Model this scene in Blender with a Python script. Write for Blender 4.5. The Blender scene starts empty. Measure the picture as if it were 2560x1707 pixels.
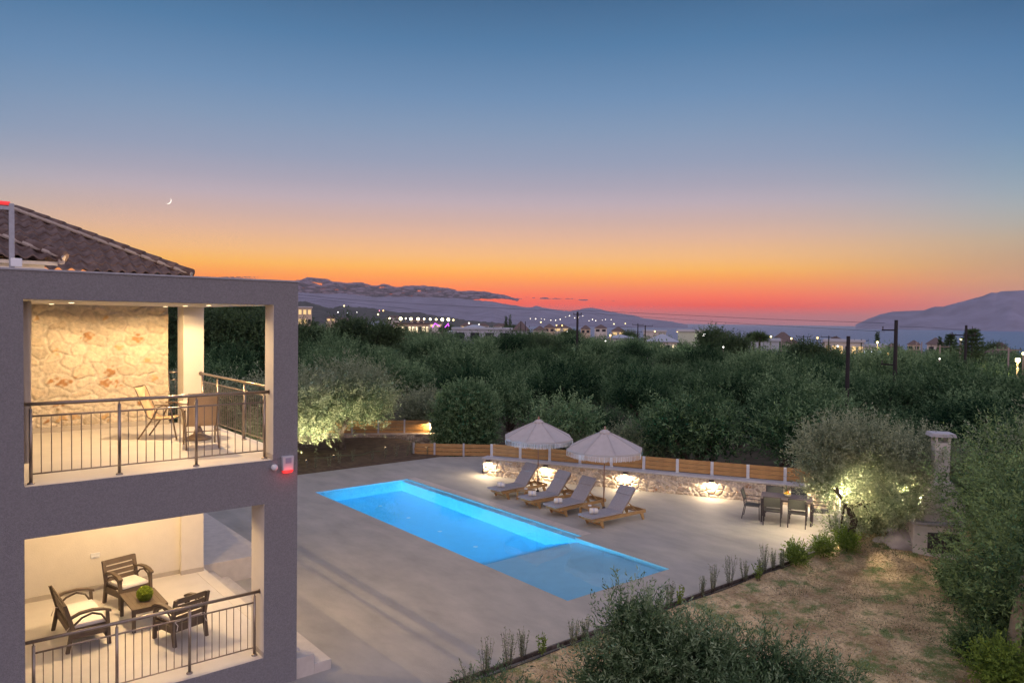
import bpy, math, random
import numpy as np
from mathutils import Vector, Matrix
random.seed(7)
R = math.radians
# ---------------------------------------------------------------- camera
F, YAW, PITCH, ROLL, CAMZ = 1864.54, 0.883399, -0.0272736, 0.0123403, 6.2
CX, CY, DS = 1280.0, 853.5, 1.08844
fw = np.array([math.cos(PITCH)*math.cos(YAW), math.cos(PITCH)*math.sin(YAW), math.sin(PITCH)])
rt0 = np.array([math.sin(YAW), -math.cos(YAW), 0.0]); up0 = np.cross(rt0, fw)
RT = rt0*math.cos(ROLL)+up0*math.sin(ROLL); UP = -rt0*math.sin(ROLL)+up0*math.cos(ROLL)
S = bpy.context.scene
COL = S.collection
cam = bpy.data.cameras.new('camera'); camo = bpy.data.objects.new('camera', cam); COL.objects.link(camo)
cam.sensor_fit = 'HORIZONTAL'; cam.sensor_width = 36.0; cam.lens = F/2560*36
cam.clip_start = 0.05; cam.clip_end = 60000
camo.matrix_world = Matrix(((RT[0], UP[0], -fw[0], 0), (RT[1], UP[1], -fw[1], 0), (RT[2], UP[2], -fw[2], CAMZ), (0, 0, 0, 1)))
S.camera = camo
S.view_settings.view_transform = 'Standard'; S.view_settings.look = 'None'
S.view_settings.exposure = 0.0; S.view_settings.gamma = 1.0
S.render.engine = 'CYCLES'
cy = S.cycles
cy.use_denoising = True
cy.max_bounces = 7; cy.diffuse_bounces = 3; cy.glossy_bounces = 3; cy.transmission_bounces = 6; cy.transparent_max_bounces = 32; cy.volume_bounces = 1
cy.sample_clamp_indirect = 4.0; cy.caustics_reflective = False; cy.caustics_refractive = True
cy.blur_glossy = 0.5

def lin(c):
    return tuple(((x/255)/12.92 if x/255 <= .04045 else ((x/255+.055)/1.055)**2.4) for x in c)
# ---------------------------------------------------------------- world: dusk sky
W = bpy.data.worlds.new('World'); S.world = W; W.use_nodes = True
nt = W.node_tree; nt.nodes.clear(); N = nt.nodes.new; L = nt.links.new
def wramp(stops, mul=1.0):
    r = N('ShaderNodeValToRGB'); r.color_ramp.interpolation = 'EASE' if False else 'LINEAR'
    e = r.color_ramp.elements
    while len(e) > 1: e.remove(e[-1])
    for i, (p, c) in enumerate(stops):
        el = e[0] if i == 0 else e.new(p)
        el.position = p; l = lin(c[:3]); k = mul*.4*(c[3] if len(c) > 3 else 1); el.color = (l[0]*k, l[1]*k, l[2]*k, 1)
    return r
tc = N('ShaderNodeTexCoord'); sep = N('ShaderNodeSeparateXYZ'); L(tc.outputs['Generated'], sep.inputs[0])
SUNAZ = YAW + 0.09
HI = [(.55, (116, 122, 148, 1.35)), (.8, (128, 130, 154, 1.5)), (1, (130, 130, 152, 1.5))]
sun_ramp = wramp([(0.0000, (180, 115, 121, 1.000)), (0.0120, (205, 107, 103, 1.000)), (0.0233, (255, 76, 25, 1.067)), (0.0350, (255, 98, 17, 1.283)), (0.0565, (255, 152, 28, 1.262)), (0.0699, (255, 182, 65, 1.169)), (0.0855, (255, 193, 120, 1.043)), (0.1114, (234, 187, 156, 1.000)), (0.1302, (213, 180, 169, 1.000)), (0.1546, (192, 176, 185, 1.000)), (0.1753, (171, 167, 184, 1.000)), (0.2046, (149, 160, 185, 1.000)), (0.2461, (128, 153, 184, 1.000)), (0.2848, (107, 143, 181, 1.000)), (0.3428, (78, 124, 166, 1.000)), (0.3943, (61, 104, 144, 1.000))]+HI)
side_ramp = wramp([(0.0000, (167, 128, 134, 1.000)), (0.0250, (192, 140, 132, 1.000)), (0.0546, (212, 162, 117, 1.000)), (0.0752, (198, 163, 129, 1.000)), (0.0971, (189, 172, 146, 1.000)), (0.1131, (175, 175, 165, 1.000)), (0.1338, (161, 175, 179, 1.000)), (0.1514, (146, 169, 182, 1.000)), (0.1765, (129, 160, 182, 1.000)), (0.2123, (108, 147, 181, 1.000)), (0.2459, (92, 135, 175, 1.000)), (0.2968, (74, 120, 163, 1.000)), (0.3429, (59, 101, 141, 1.000))]+HI)
back_ramp = wramp([(0, (180, 154, 156)), (.08, (214, 178, 178)), (.2, (206, 180, 190)), (.4, (186, 174, 192, 1.05)), (.7, (150, 148, 172, 1.0)), (1, (130, 130, 152, .75))], 2.0)
for r in (sun_ramp, side_ramp, back_ramp): L(sep.outputs['Z'], r.inputs[0])
flat = N('ShaderNodeVectorMath'); flat.operation = 'MULTIPLY'; flat.inputs[1].default_value = (1, 1, 0); L(tc.outputs['Generated'], flat.inputs[0])
nrm = N('ShaderNodeVectorMath'); nrm.operation = 'NORMALIZE'; L(flat.outputs[0], nrm.inputs[0])
dot = N('ShaderNodeVectorMath'); dot.operation = 'DOT_PRODUCT'; dot.inputs[1].default_value = (math.cos(SUNAZ), math.sin(SUNAZ), 0); L(nrm.outputs[0], dot.inputs[0])
def mrange(a, b, src):
    m = N('ShaderNodeMapRange'); m.interpolation_type = 'SMOOTHSTEP'; m.inputs['From Min'].default_value = a; m.inputs['From Max'].default_value = b
    L(src, m.inputs['Value']); return m.outputs[0]
def wmix(f, a, b):
    m = N('ShaderNodeMix'); m.data_type = 'RGBA'; L(f, m.inputs['Factor']); L(a, m.inputs['A']); L(b, m.inputs['B']); return m.outputs['Result']
m1 = wmix(mrange(.72, .96, dot.outputs['Value']), side_ramp.outputs[0], sun_ramp.outputs[0])
m2 = wmix(mrange(-.35, .55, dot.outputs['Value']), back_ramp.outputs[0], m1)
bg1 = N('ShaderNodeBackground'); L(m2, bg1.inputs['Color']); bg1.inputs['Strength'].default_value = 2.5
sky = N('ShaderNodeTexSky'); sky.sky_type = 'NISHITA'; sky.sun_disc = False; sky.sun_elevation = R(0.3); sky.sun_rotation = math.pi/2 - SUNAZ
bg2 = N('ShaderNodeBackground'); L(sky.outputs[0], bg2.inputs['Color']); bg2.inputs['Strength'].default_value = 0.008
addw = N('ShaderNodeAddShader'); L(bg1.outputs[0], addw.inputs[0]); L(bg2.outputs[0], addw.inputs[1])
wo = N('ShaderNodeOutputWorld'); L(addw.outputs[0], wo.inputs['Surface'])
W.cycles.sampling_method = 'MANUAL'; W.cycles.sample_map_resolution = 512

# ---------------------------------------------------------------- helpers
def ray(X, Y):
    return fw + RT*(X*DS-CX)/F - UP*(Y*DS-CY)/F
def at(X, Y, D):      # point seen at place X, Y of the photograph (2352 px wide) at horizontal distance D
    d = ray(X, Y); t = D/math.hypot(d[0], d[1]); return Vector((d[0]*t, d[1]*t, CAMZ+d[2]*t))
def tag(o, label=None, cat=None, group=None, kind=None):
    if label: o['label'] = label
    if cat: o['category'] = cat
    if group: o['group'] = group
    if kind: o['kind'] = kind
    return o
def empty(name, loc, rz=0, label=None, cat=None, group=None):
    o = bpy.data.objects.new(name, None); COL.objects.link(o); o.location = loc; o.rotation_euler = (0, 0, rz); o.empty_display_size = .1
    return tag(o, label, cat, group)
def kids(o): return [c for c in bpy.data.objects if c.parent == o]
def copy_tree(o, parent=None):
    c = o.copy(); COL.objects.link(c); c.parent = parent
    for ch in kids(o): copy_tree(ch, c)
    return c
class MB:
    def __init__(s): s.v = []; s.f = []; s.c = None
    def add(s, vs, fs):
        b = len(s.v); s.v += [tuple(map(float, p)) for p in vs]; s.f += [tuple(i+b for i in f) for f in fs]; return s
    def box(s, x0, x1, y0, y1, z0, z1):
        return s.add([(x0, y0, z0), (x1, y0, z0), (x1, y1, z0), (x0, y1, z0), (x0, y0, z1), (x1, y0, z1), (x1, y1, z1), (x0, y1, z1)],
                     [(0, 3, 2, 1), (4, 5, 6, 7), (0, 1, 5, 4), (1, 2, 6, 5), (2, 3, 7, 6), (3, 0, 4, 7)])
    def bar(s, a, b, w, h, upv=(0, 0, 1)):
        a = Vector(a); b = Vector(b); d = (b-a).normalized(); u = Vector(upv)
        if abs(d.dot(u)) > .98: u = Vector((1, 0, 0))
        r = d.cross(u).normalized(); u = r.cross(d).normalized()
        vs = [p + r*sx*w/2 + u*sy*h/2 for p in (a, b) for sx, sy in ((-1, -1), (1, -1), (1, 1), (-1, 1))]
        return s.add(vs, [(3, 2, 1, 0), (4, 5, 6, 7), (0, 1, 5, 4), (1, 2, 6, 5), (2, 3, 7, 6), (3, 0, 4, 7)])
    def tube(s, pts, r, n=8, cap=True):
        pts = [Vector(p) for p in pts]; rs = r if isinstance(r, (list, tuple)) else [r]*len(pts)
        vs = []; fs = []; prev = None
        for i, p in enumerate(pts):
            d = (pts[min(i+1, len(pts)-1)]-pts[max(i-1, 0)]).normalized()
            if prev is None: u = Vector((0, 0, 1)) if abs(d.z) < .9 else Vector((1, 0, 0))
            else: u = prev
            r1 = d.cross(u).normalized(); u1 = r1.cross(d).normalized(); prev = u1
            for k in range(n):
                a = 2*math.pi*k/n; vs.append(p + (r1*math.cos(a)+u1*math.sin(a))*rs[i])
        for i in range(len(pts)-1):
            for k in range(n): fs.append((i*n+k, i*n+(k+1) % n, (i+1)*n+(k+1) % n, (i+1)*n+k))
        if cap: fs.append(tuple(range(n-1, -1, -1))); fs.append(tuple((len(pts)-1)*n+k for k in range(n)))
        return s.add(vs, fs)
    def lathe(s, prof, c=(0, 0, 0), n=24):
        vs = []; fs = []
        for r, z in prof:
            for k in range(n): a = 2*math.pi*k/n; vs.append((c[0]+r*math.cos(a), c[1]+r*math.sin(a), c[2]+z))
        for i in range(len(prof)-1):
            for k in range(n): fs.append((i*n+k, i*n+(k+1) % n, (i+1)*n+(k+1) % n, (i+1)*n+k))
        fs.append(tuple(range(n-1, -1, -1))); fs.append(tuple((len(prof)-1)*n+k for k in range(n)))
        return s.add(vs, fs)
    def poly(s, pts, axis, a, b):   # prism: outline pts in a plane, extruded along axis from a to b
        n = len(pts)
        def P(p, t): return {'x': (t, p[0], p[1]), 'y': (p[0], t, p[1]), 'z': (p[0], p[1], t)}[axis]
        vs = [P(p, a) for p in pts]+[P(p, b) for p in pts]
        fs = [tuple(range(n)), tuple(range(2*n-1, n-1, -1))]+[(i, i+n, (i+1) % n+n, (i+1) % n) for i in range(n)]
        return s.add(vs, fs)
    def ball(s, c, r, n=12, m=8, jit=0, rng=random):
        rr = r if isinstance(r, (tuple, list)) else (r, r, r); vs = [(c[0], c[1], c[2]-rr[2])]; fs = []
        for i in range(1, m):
            ph = math.pi*i/m
            for k in range(n):
                a = 2*math.pi*k/n; q = 1+jit*(rng.random()-.5)
                vs.append((c[0]+rr[0]*q*math.sin(ph)*math.cos(a), c[1]+rr[1]*q*math.sin(ph)*math.sin(a), c[2]-rr[2]*q*math.cos(ph)))
        vs.append((c[0], c[1], c[2]+rr[2])); T = len(vs)-1
        for k in range(n):
            fs.append((0, 1+(k+1) % n, 1+k)); fs.append((T, 1+(m-2)*n+k, 1+(m-2)*n+(k+1) % n))
            for i in range(m-2): fs.append((1+i*n+k, 1+i*n+(k+1) % n, 1+(i+1)*n+(k+1) % n, 1+(i+1)*n+k))
        return s.add(vs, fs)
    def xf(s, M):
        s.v = [tuple(M @ Vector(p)) for p in s.v]; return s
    def build(s, name, m, parent=None, smooth=False, bevel=0, loc=None, fix=True, seg=2):
        me = bpy.data.meshes.new(name); me.from_pydata(s.v, [], s.f); me.update()
        if fix:
            import bmesh
            bm = bmesh.new(); bm.from_mesh(me); bmesh.ops.recalc_face_normals(bm, faces=bm.faces)
            if bevel: bmesh.ops.bevel(bm, geom=[e for e in bm.edges if len(e.link_faces) == 2 and e.calc_face_angle(0) > .6], offset=bevel, segments=seg, profile=.6, affect='EDGES', clamp_overlap=True)
            bm.to_mesh(me); bm.free()
        return link(name, me, m, parent, smooth, loc)
def link(name, me, m, parent=None, smooth=False, loc=None):
    if m and not me.materials: me.materials.append(m)
    if smooth: me.shade_smooth()
    o = bpy.data.objects.new(name, me); COL.objects.link(o); o.parent = parent
    if loc is not None: o.location = loc
    return o
def npmesh(name, V, Fq, attr=None, col=None):
    me = bpy.data.meshes.new(name); k = Fq.shape[1]
    me.vertices.add(len(V)); me.vertices.foreach_set('co', np.asarray(V, np.float32).ravel())
    me.loops.add(Fq.size); me.loops.foreach_set('vertex_index', Fq.astype(np.int32).ravel())
    me.polygons.add(len(Fq)); me.polygons.foreach_set('loop_start', np.arange(0, Fq.size, k, dtype=np.int32))
    if attr is not None:
        a = me.attributes.new('tint', 'FLOAT', 'POINT'); a.data.foreach_set('value', np.asarray(attr, np.float32))
    if col is not None:
        a = me.attributes.new('col', 'FLOAT_COLOR', 'POINT'); a.data.foreach_set('color', np.asarray(np.c_[col, np.ones(len(col))], np.float32).ravel())
    me.update(calc_edges=True); me.validate(); return me

# ---------------------------------------------------------------- materials
def mat(name, c, rough=.6, var=0, scale=5, bump=0, bscale=40, metal=0, c2=None, spec=None, det=6, stretch=None, emit=None, est=0, coat=0, trans=0):
    m = bpy.data.materials.new(name); m.use_nodes = True; t = m.node_tree; b = t.nodes['Principled BSDF']; n = t.nodes.new; l = t.links.new
    b.inputs['Roughness'].default_value = rough; b.inputs['Metallic'].default_value = metal
    if spec is not None: b.inputs['Specular IOR Level'].default_value = spec
    if coat: b.inputs['Coat Weight'].default_value = coat
    b.inputs['Base Color'].default_value = (*c, 1)
    co = n('ShaderNodeTexCoord'); vec = co.outputs['Object']
    if stretch:
        mp = n('ShaderNodeMapping'); mp.inputs['Scale'].default_value = stretch; l(vec, mp.inputs[0]); vec = mp.outputs[0]
    if var or c2:
        no = n('ShaderNodeTexNoise'); no.inputs['Scale'].default_value = scale; no.inputs['Detail'].default_value = det; no.inputs['Roughness'].default_value = .6; l(vec, no.inputs['Vector'])
        rp = n('ShaderNodeValToRGB'); rp.color_ramp.elements[0].position = .32; rp.color_ramp.elements[1].position = .68
        a = tuple(x*(1-var) for x in c); d = c2 if c2 else tuple(min(1, x*(1+var)) for x in c)
        rp.color_ramp.elements[0].color = (*a, 1); rp.color_ramp.elements[1].color = (*d, 1)
        l(no.outputs['Fac'], rp.inputs[0]); l(rp.outputs[0], b.inputs['Base Color'])
    if bump:
        nb = n('ShaderNodeTexNoise'); nb.inputs['Scale'].default_value = bscale; nb.inputs['Detail'].default_value = 5; l(vec, nb.inputs['Vector'])
        bp = n('ShaderNodeBump'); bp.inputs['Strength'].default_value = bump; bp.inputs['Distance'].default_value = .02; l(nb.outputs['Fac'], bp.inputs['Height']); l(bp.outputs[0], b.inputs['Normal'])
    if emit: b.inputs['Emission Color'].default_value = (*emit, 1); b.inputs['Emission Strength'].default_value = est
    return m
def leafmat(name, dark, light, rough=.55, trans=.25, mid=None, ob=.35, sp=.2):
    m = bpy.data.materials.new(name); m.use_nodes = True; t = m.node_tree; b = t.nodes['Principled BSDF']; n = t.nodes.new; l = t.links.new
    at_ = n('ShaderNodeAttribute'); at_.attribute_name = 'tint'; oi = n('ShaderNodeObjectInfo')
    ad = n('ShaderNodeMath'); ad.operation = 'MULTIPLY_ADD'; l(oi.outputs['Random'], ad.inputs[0]); ad.inputs[1].default_value = ob; l(at_.outputs['Fac'], ad.inputs[2])
    sb = n('ShaderNodeMath'); sb.operation = 'SUBTRACT'; l(ad.outputs[0], sb.inputs[0]); sb.inputs[1].default_value = ob/2
    rp = n('ShaderNodeValToRGB'); rp.color_ramp.elements[0].color = (*dark, 1); rp.color_ramp.elements[1].color = (*light, 1)
    if mid: em = rp.color_ramp.elements.new(.5); em.color = (*mid, 1)
    l(sb.outputs[0], rp.inputs[0]); l(rp.outputs[0], b.inputs['Base Color']); b.inputs['Roughness'].default_value = rough; b.inputs['Specular IOR Level'].default_value = sp
    tr = n('ShaderNodeBsdfTranslucent'); l(rp.outputs[0], tr.inputs[0]); mx = n('ShaderNodeMixShader'); mx.inputs[0].default_value = trans
    l(b.outputs[0], mx.inputs[1]); l(tr.outputs[0], mx.inputs[2]); l(mx.outputs[0], t.nodes['Material Output'].inputs[0]); return m
def colmat(name, rough=.8, bump=.4, bscale=30, fine=.12, fscale=14):
    m = bpy.data.materials.new(name); m.use_nodes = True; t = m.node_tree; b = t.nodes['Principled BSDF']; n = t.nodes.new; l = t.links.new
    a = n('ShaderNodeAttribute'); a.attribute_name = 'col'; co = n('ShaderNodeTexCoord'); no = n('ShaderNodeTexNoise'); no.inputs['Scale'].default_value = fscale; no.inputs['Detail'].default_value = 8; l(co.outputs['Object'], no.inputs[0])
    mr = n('ShaderNodeMapRange'); mr.inputs['From Min'].default_value = .3; mr.inputs['From Max'].default_value = .7; mr.inputs['To Min'].default_value = 1-fine*2; mr.inputs['To Max'].default_value = 1+fine; l(no.outputs['Fac'], mr.inputs[0])
    vm = n('ShaderNodeVectorMath'); vm.operation = 'SCALE'; l(a.outputs['Color'], vm.inputs[0]); l(mr.outputs[0], vm.inputs['Scale']); l(vm.outputs[0], b.inputs['Base Color'])
    b.inputs['Roughness'].default_value = rough; nb = n('ShaderNodeTexNoise'); nb.inputs['Scale'].default_value = bscale; nb.inputs['Detail'].default_value = 8; l(co.outputs['Object'], nb.inputs[0])
    bp = n('ShaderNodeBump'); bp.inputs['Strength'].default_value = bump; bp.inputs['Distance'].default_value = .02; l(nb.outputs['Fac'], bp.inputs['Height']); l(bp.outputs[0], b.inputs['Normal']); return m
def glow(name, c, s):
    m = bpy.data.materials.new(name); m.use_nodes = True; t = m.node_tree; t.nodes.clear(); e = t.nodes.new('ShaderNodeEmission'); e.inputs[0].default_value = (*c, 1); e.inputs[1].default_value = s
    o = t.nodes.new('ShaderNodeOutputMaterial'); t.links.new(e.outputs[0], o.inputs[0]); return m
M = {}
M['render'] = mat('grey_render', (.262, .257, .268), .9, .16, 45, .9, 90)
M['cream'] = mat('cream_plaster', (.74, .69, .60), .85, .03, 4, .15, 60)
M['tile'] = mat('floor_tile', (.72, .68, .62), .45, .05, 2.2, .03, 20)
M['skirt'] = mat('skirting', (.50, .45, .38), .5, .05, 6)
M['steel'] = mat('brushed_steel', (.34, .29, .24), .32, .12, 30, 0, 40, metal=.85)
M['deck'] = mat('deck_concrete', (.375, .355, .308), .72, .10, 1.6, .35, 55, c2=(.46, .43, .37), det=12, stretch=(1, .45, 1))
M['coping'] = mat('coping', (.52, .46, .40), .6, .08, 6, .2, 60)
M['step'] = mat('step_stone', (.62, .57, .50), .7, .08, 5, .25, 60)
M['pool'] = mat('pool_plaster', (.40, .82, .96), .6, .04, 2.5)
M['poolfloor'] = mat('pool_floor_plaster_dim', (.15, .60, .86), .6, .04, 2.5)  # same plaster as the walls, dimmer floor light put into a darker colour
M['roof'] = mat('roof_tile', (.12, .075, .065), .85, .35, 5, .5, 50, c2=(.20, .14, .12))
M['mortar'] = mat('mortar', (.42, .36, .31), .9, .12, 12, .6, 40)
M['wood'] = mat('oiled_wood', (.40, .22, .08), .5, .25, 6, .2, 40, c2=(.54, .33, .13), stretch=(1, 8, 8))
M['fence'] = mat('fence_board', (.44, .235, .075), .55, .2, 3, .25, 30, c2=(.56, .32, .12), stretch=(1, 1, 9))
M['white'] = mat('white_metal', (.74, .76, .78), .45, .04, 8)
M['cushion'] = mat('grey_cushion', (.33, .32, .335), .9, .1, 20, .3, 150)
M['piping'] = mat('pale_piping', (.55, .56, .62), .9)
M['canvas'] = mat('canvas', (.50, .465, .44), .85, .05, 4, .15, 60)
M['seam'] = mat('canvas_seam', (.42, .39, .38), .85)
M['fringe'] = mat('fringe', (.78, .80, .80), .9, .05, 20)
M['pole'] = mat('pole_wood', (.36, .20, .13), .5, .15, 10)
M['towel'] = mat('towel', (.78, .74, .66), .95, .04, 20, .5, 120)
M['darkmetal'] = mat('dark_metal', (.055, .045, .05), .45, .1, 10)
M['sling'] = mat('dark_sling', (.10, .105, .09), .8, .15, 60)
M['tabletop'] = mat('slat_top', (.20, .16, .15), .6, .2, 6, .2, 40, stretch=(1, 7, 1))
M['rattan'] = mat('brown_resin', (.115, .085, .06), .5, .1, 8, .1, 60)
M['whitecush'] = mat('white_cushion', (.86, .82, .76), .95, .03, 10, .2, 60)
M['cap'] = mat('wall_cap', (.50, .49, .50), .8, .08, 6, .4, 50)
M['slingtan'] = mat('tan_sling', (.60, .42, .24), .8, .06, 40)
M['bronze'] = mat('bronze_metal', (.24, .18, .13), .4, .08, 10, metal=.4)
M['stone'] = colmat('laid_stone', bump=.8, bscale=18, fine=.12)
M['stoneb'] = colmat('rough_stone', bump=.9, bscale=22, fine=.2)
M['bark'] = mat('bark', (.06, .045, .035), .95, .35, 7, 1, 25, c2=(.15, .12, .095))
M['wire'] = mat('wire', (.03, .03, .035), .6)
M['polewood'] = mat('utility_pole', (.018, .014, .014), .9, .3, 12)
M['polecon'] = mat('concrete_pole', (.30, .24, .20), .9, .1, 12)
M['warm'] = glow('warm_glow', (1, .72, .38), 9); M['warmlow'] = glow('warm_window', (1, .62, .28), 1.3)
M['glass'] = mat('dark_glass', (.03, .035, .045), .15)
M['olive'] = leafmat('olive_leaf', (.10, .145, .072), (.50, .55, .34))
M['grove'] = leafmat('grove_leaf', (.010, .040, .018), (.29, .43, .21), mid=(.085, .16, .07), ob=.6, sp=.05)
M['darkleaf'] = leafmat('dark_leaf', (.030, .065, .030), (.13, .20, .075))
M['bright'] = leafmat('bright_leaf', (.10, .17, .03), (.30, .42, .07))
M['herb'] = leafmat('herb_leaf', (.12, .16, .085), (.38, .43, .26))
M['dry'] = leafmat('dry_grass', (.26, .19, .08), (.62, .48, .25))
M['moss'] = leafmat('moss', (.16, .24, .02), (.48, .58, .08))
M['red'] = mat('red_plastic', (.6, .04, .04), .35, emit=(1, .05, .05), est=.7)
M['grey'] = mat('grey_plastic', (.55, .55, .58), .5)
M['galv'] = mat('galvanised', (.36, .38, .42), .5, .1, 20, metal=.5)

def strip_light(name, kind, loc, power, color, parent=None, r=.05, spot=None, direction=None, size=None):
    ld = bpy.data.lights.new(name, kind); ld.energy = power; ld.color = color
    if kind == 'POINT' or kind == 'SPOT': ld.shadow_soft_size = r
    if kind == 'SPOT': ld.spot_size = spot; ld.spot_blend = .15
    if kind == 'AREA': ld.shape = 'DISK'; ld.size = size
    o = bpy.data.objects.new(name, ld); COL.objects.link(o); o.parent = parent; o.location = loc
    if direction is not None: o.rotation_euler = Vector(direction).to_track_quat('-Z', 'Y').to_euler()
    return o
WARM = (1.0, .665, .33); WARM2 = (1.0, .76, .48)

# ---------------------------------------------------------------- terrain
rngT = np.random.default_rng(3)
_nz = [(rngT.uniform(-1, 1, 2), rngT.uniform(0, 6.28)) for _ in range(6)]
def nz(x, y, s):
    r = 0
    for i, (k, p) in enumerate(_nz): r = r + np.sin((x*k[0]+y*k[1])*s*(1+i*.6)+p)/(1+i*.5)
    return r/2.5
def gh(x, y):
    x = np.asarray(x, float); y = np.asarray(y, float)
    D = np.hypot(x, y); az = np.arctan2(y, x); lat = -np.sin(az-YAW)*D  # right positive
    tana = np.tan(np.clip(YAW-az, -1.2, 1.2))                           # image right positive
    near = -0.45 - .0*x
    out = -1.0 - .022*np.clip(lat, -250, 250) + .35*nz(x, y, .09)
    a = np.clip(D-200, 0, None)
    right = np.clip((tana+.05)/.25, 0, 1)                                # 0 inland, 1 towards the sea
    drop = a*.033*right + np.clip(a, 0, 1100)*.008*(1-right)
    z = out-drop
    # garden and terrace platform
    d1 = np.clip((x-26)/5, 0, 1); d2 = np.clip((-(-.878*(x-18.1)-.478*(y-23.75))-.55)/3.0, 0, 1); d3 = np.clip((y-33.5)/5, 0, 1)
    w = np.maximum(np.maximum(d1, d3), np.where(y > 8, d2, np.clip((x-25)/4, 0, 1)))
    inside = 1-np.clip(w, 0, 1)
    z = z*(1-inside)+near*inside
    hole = ((x > 8) & (x < 17.6) & (y > 11.3) & (y < 26.5)) | ((x > -8) & (x < 7) & (y > 12.6) & (y < 27)); z = np.where(hole, -2.2, z)
    return z
def ghs(x, y): return float(gh(np.array(x), np.array(y)))
xs = np.unique(np.concatenate([-np.geomspace(8, 9000, 26), np.arange(-8, 34, .7), 34+np.geomspace(.8, 14000, 75)]))
ys = np.unique(np.concatenate([-np.geomspace(4, 4000, 18), np.arange(-4, 44, .7), 44+np.geomspace(.8, 14000, 75)]))
XX, YY = np.meshgrid(xs, ys, indexing='ij'); ZZ = gh(XX, YY)
nx, ny = XX.shape
idx = np.arange(nx*ny).reshape(nx, ny)
Q = np.stack([idx[:-1, :-1].ravel(), idx[1:, :-1].ravel(), idx[1:, 1:].ravel(), idx[:-1, 1:].ravel()], 1)
M['soil'] = mat('soil', (.10, .075, .05), .95, .4, .6, .8, 6, c2=(.17, .145, .085))
g = link('ground', npmesh('ground', np.stack([XX.ravel(), YY.ravel(), ZZ.ravel()], 1), Q), M['soil'], smooth=True); tag(g, kind='structure')
# sea
M['sea'] = mat('sea_water', (.05, .13, .27), .35, bump=1.0, bscale=1.0, stretch=(.05, .05, .05))
M['sea'].node_tree.nodes['Bump'].inputs['Distance'].default_value = 6.0
sea = MB(); sea.add([(-20000, 500, -30), (500, -20000, -30), (30000, -20000, -30), (30000, 30000, -30), (-20000, 30000, -30)], [(0, 1, 2, 3, 4)])
tag(sea.build('sea', M['sea'], fix=False), kind='structure')
# ---------------------------------------------------------------- mountains, hills
def ridge(name, prof, D0, D1, foot, mt, rough=1, seed=1, nb=1.0):
    rg = np.random.default_rng(seed); px = np.array([p[0] for p in prof], float); py_ = np.array([p[1] for p in prof], float)
    X = np.arange(px[0], px[-1]+.1, 5.0); Yr = np.interp(X, px, py_) + rough*rg.normal(0, .35, len(X))
    rows = 26; V = []
    ph = rg.uniform(0, 6.28, 8)
    for j in range(rows+4):
        t = min(j/rows, 1.0)
        for i, x in enumerate(X):
            p = at(x, Yr[i], D1); top = p.z; d = D0+(D1-D0)*t
            a = at(x, 740, d)
            rid = .5+.5*math.sin(x*.045*nb+ph[0]+2*t)*math.sin(x*.017*nb+ph[1]-3*t)
            prof_ = t**(1.1+.9*rid) if t < 1 else 1
            z = foot+(top-foot)*prof_
            if j > rows: k = (j-rows)/3; d2 = D1+(D1-D0)*.3*k; a = at(x, 740, d2); z = top+(foot-top)*k
            V.append((a.x, a.y, z))
    n = len(X); V = np.array(V); I = np.arange(len(V)).reshape(rows+4, n)
    Qm = np.stack([I[:-1, :-1].ravel(), I[:-1, 1:].ravel(), I[1:, 1:].ravel(), I[1:, :-1].ravel()], 1)
    o = link(name, npmesh(name, V, Qm), mt, smooth=True); return tag(o, kind='structure')
M['mount'] = mat('mountain_rock_hazed', (.19, .18, .25), .95, .3, .004)  # pale bluish tone: part of the haze is put into the rock colour
M['foot'] = mat('hill_scrub', (.05, .055, .045), .95, .5, .02, c2=(.10, .10, .085))
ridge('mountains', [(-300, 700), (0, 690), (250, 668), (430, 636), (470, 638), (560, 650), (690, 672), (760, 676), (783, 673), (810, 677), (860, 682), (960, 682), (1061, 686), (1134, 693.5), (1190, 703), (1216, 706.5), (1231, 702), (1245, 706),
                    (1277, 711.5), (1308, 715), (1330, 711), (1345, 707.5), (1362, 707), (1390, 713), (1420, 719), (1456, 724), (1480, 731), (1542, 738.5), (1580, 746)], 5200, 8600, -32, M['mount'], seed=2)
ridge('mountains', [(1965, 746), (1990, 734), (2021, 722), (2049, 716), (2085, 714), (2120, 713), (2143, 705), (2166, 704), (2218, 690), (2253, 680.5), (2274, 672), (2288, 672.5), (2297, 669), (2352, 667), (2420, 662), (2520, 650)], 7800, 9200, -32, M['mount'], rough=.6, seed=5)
ridge('hills', [(-300, 712), (200, 700), (560, 690), (640, 688), (680, 693), (701, 692), (722, 698), (747, 705), (763, 708), (782, 702), (820, 705), (860, 709), (883, 713), (919, 718), (954, 717), (989, 723), (1024, 727), (1076, 736), (1150, 742), (1200, 748)], 900, 2100, -12, M['foot'], rough=2.0, seed=9, nb=2)
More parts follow.
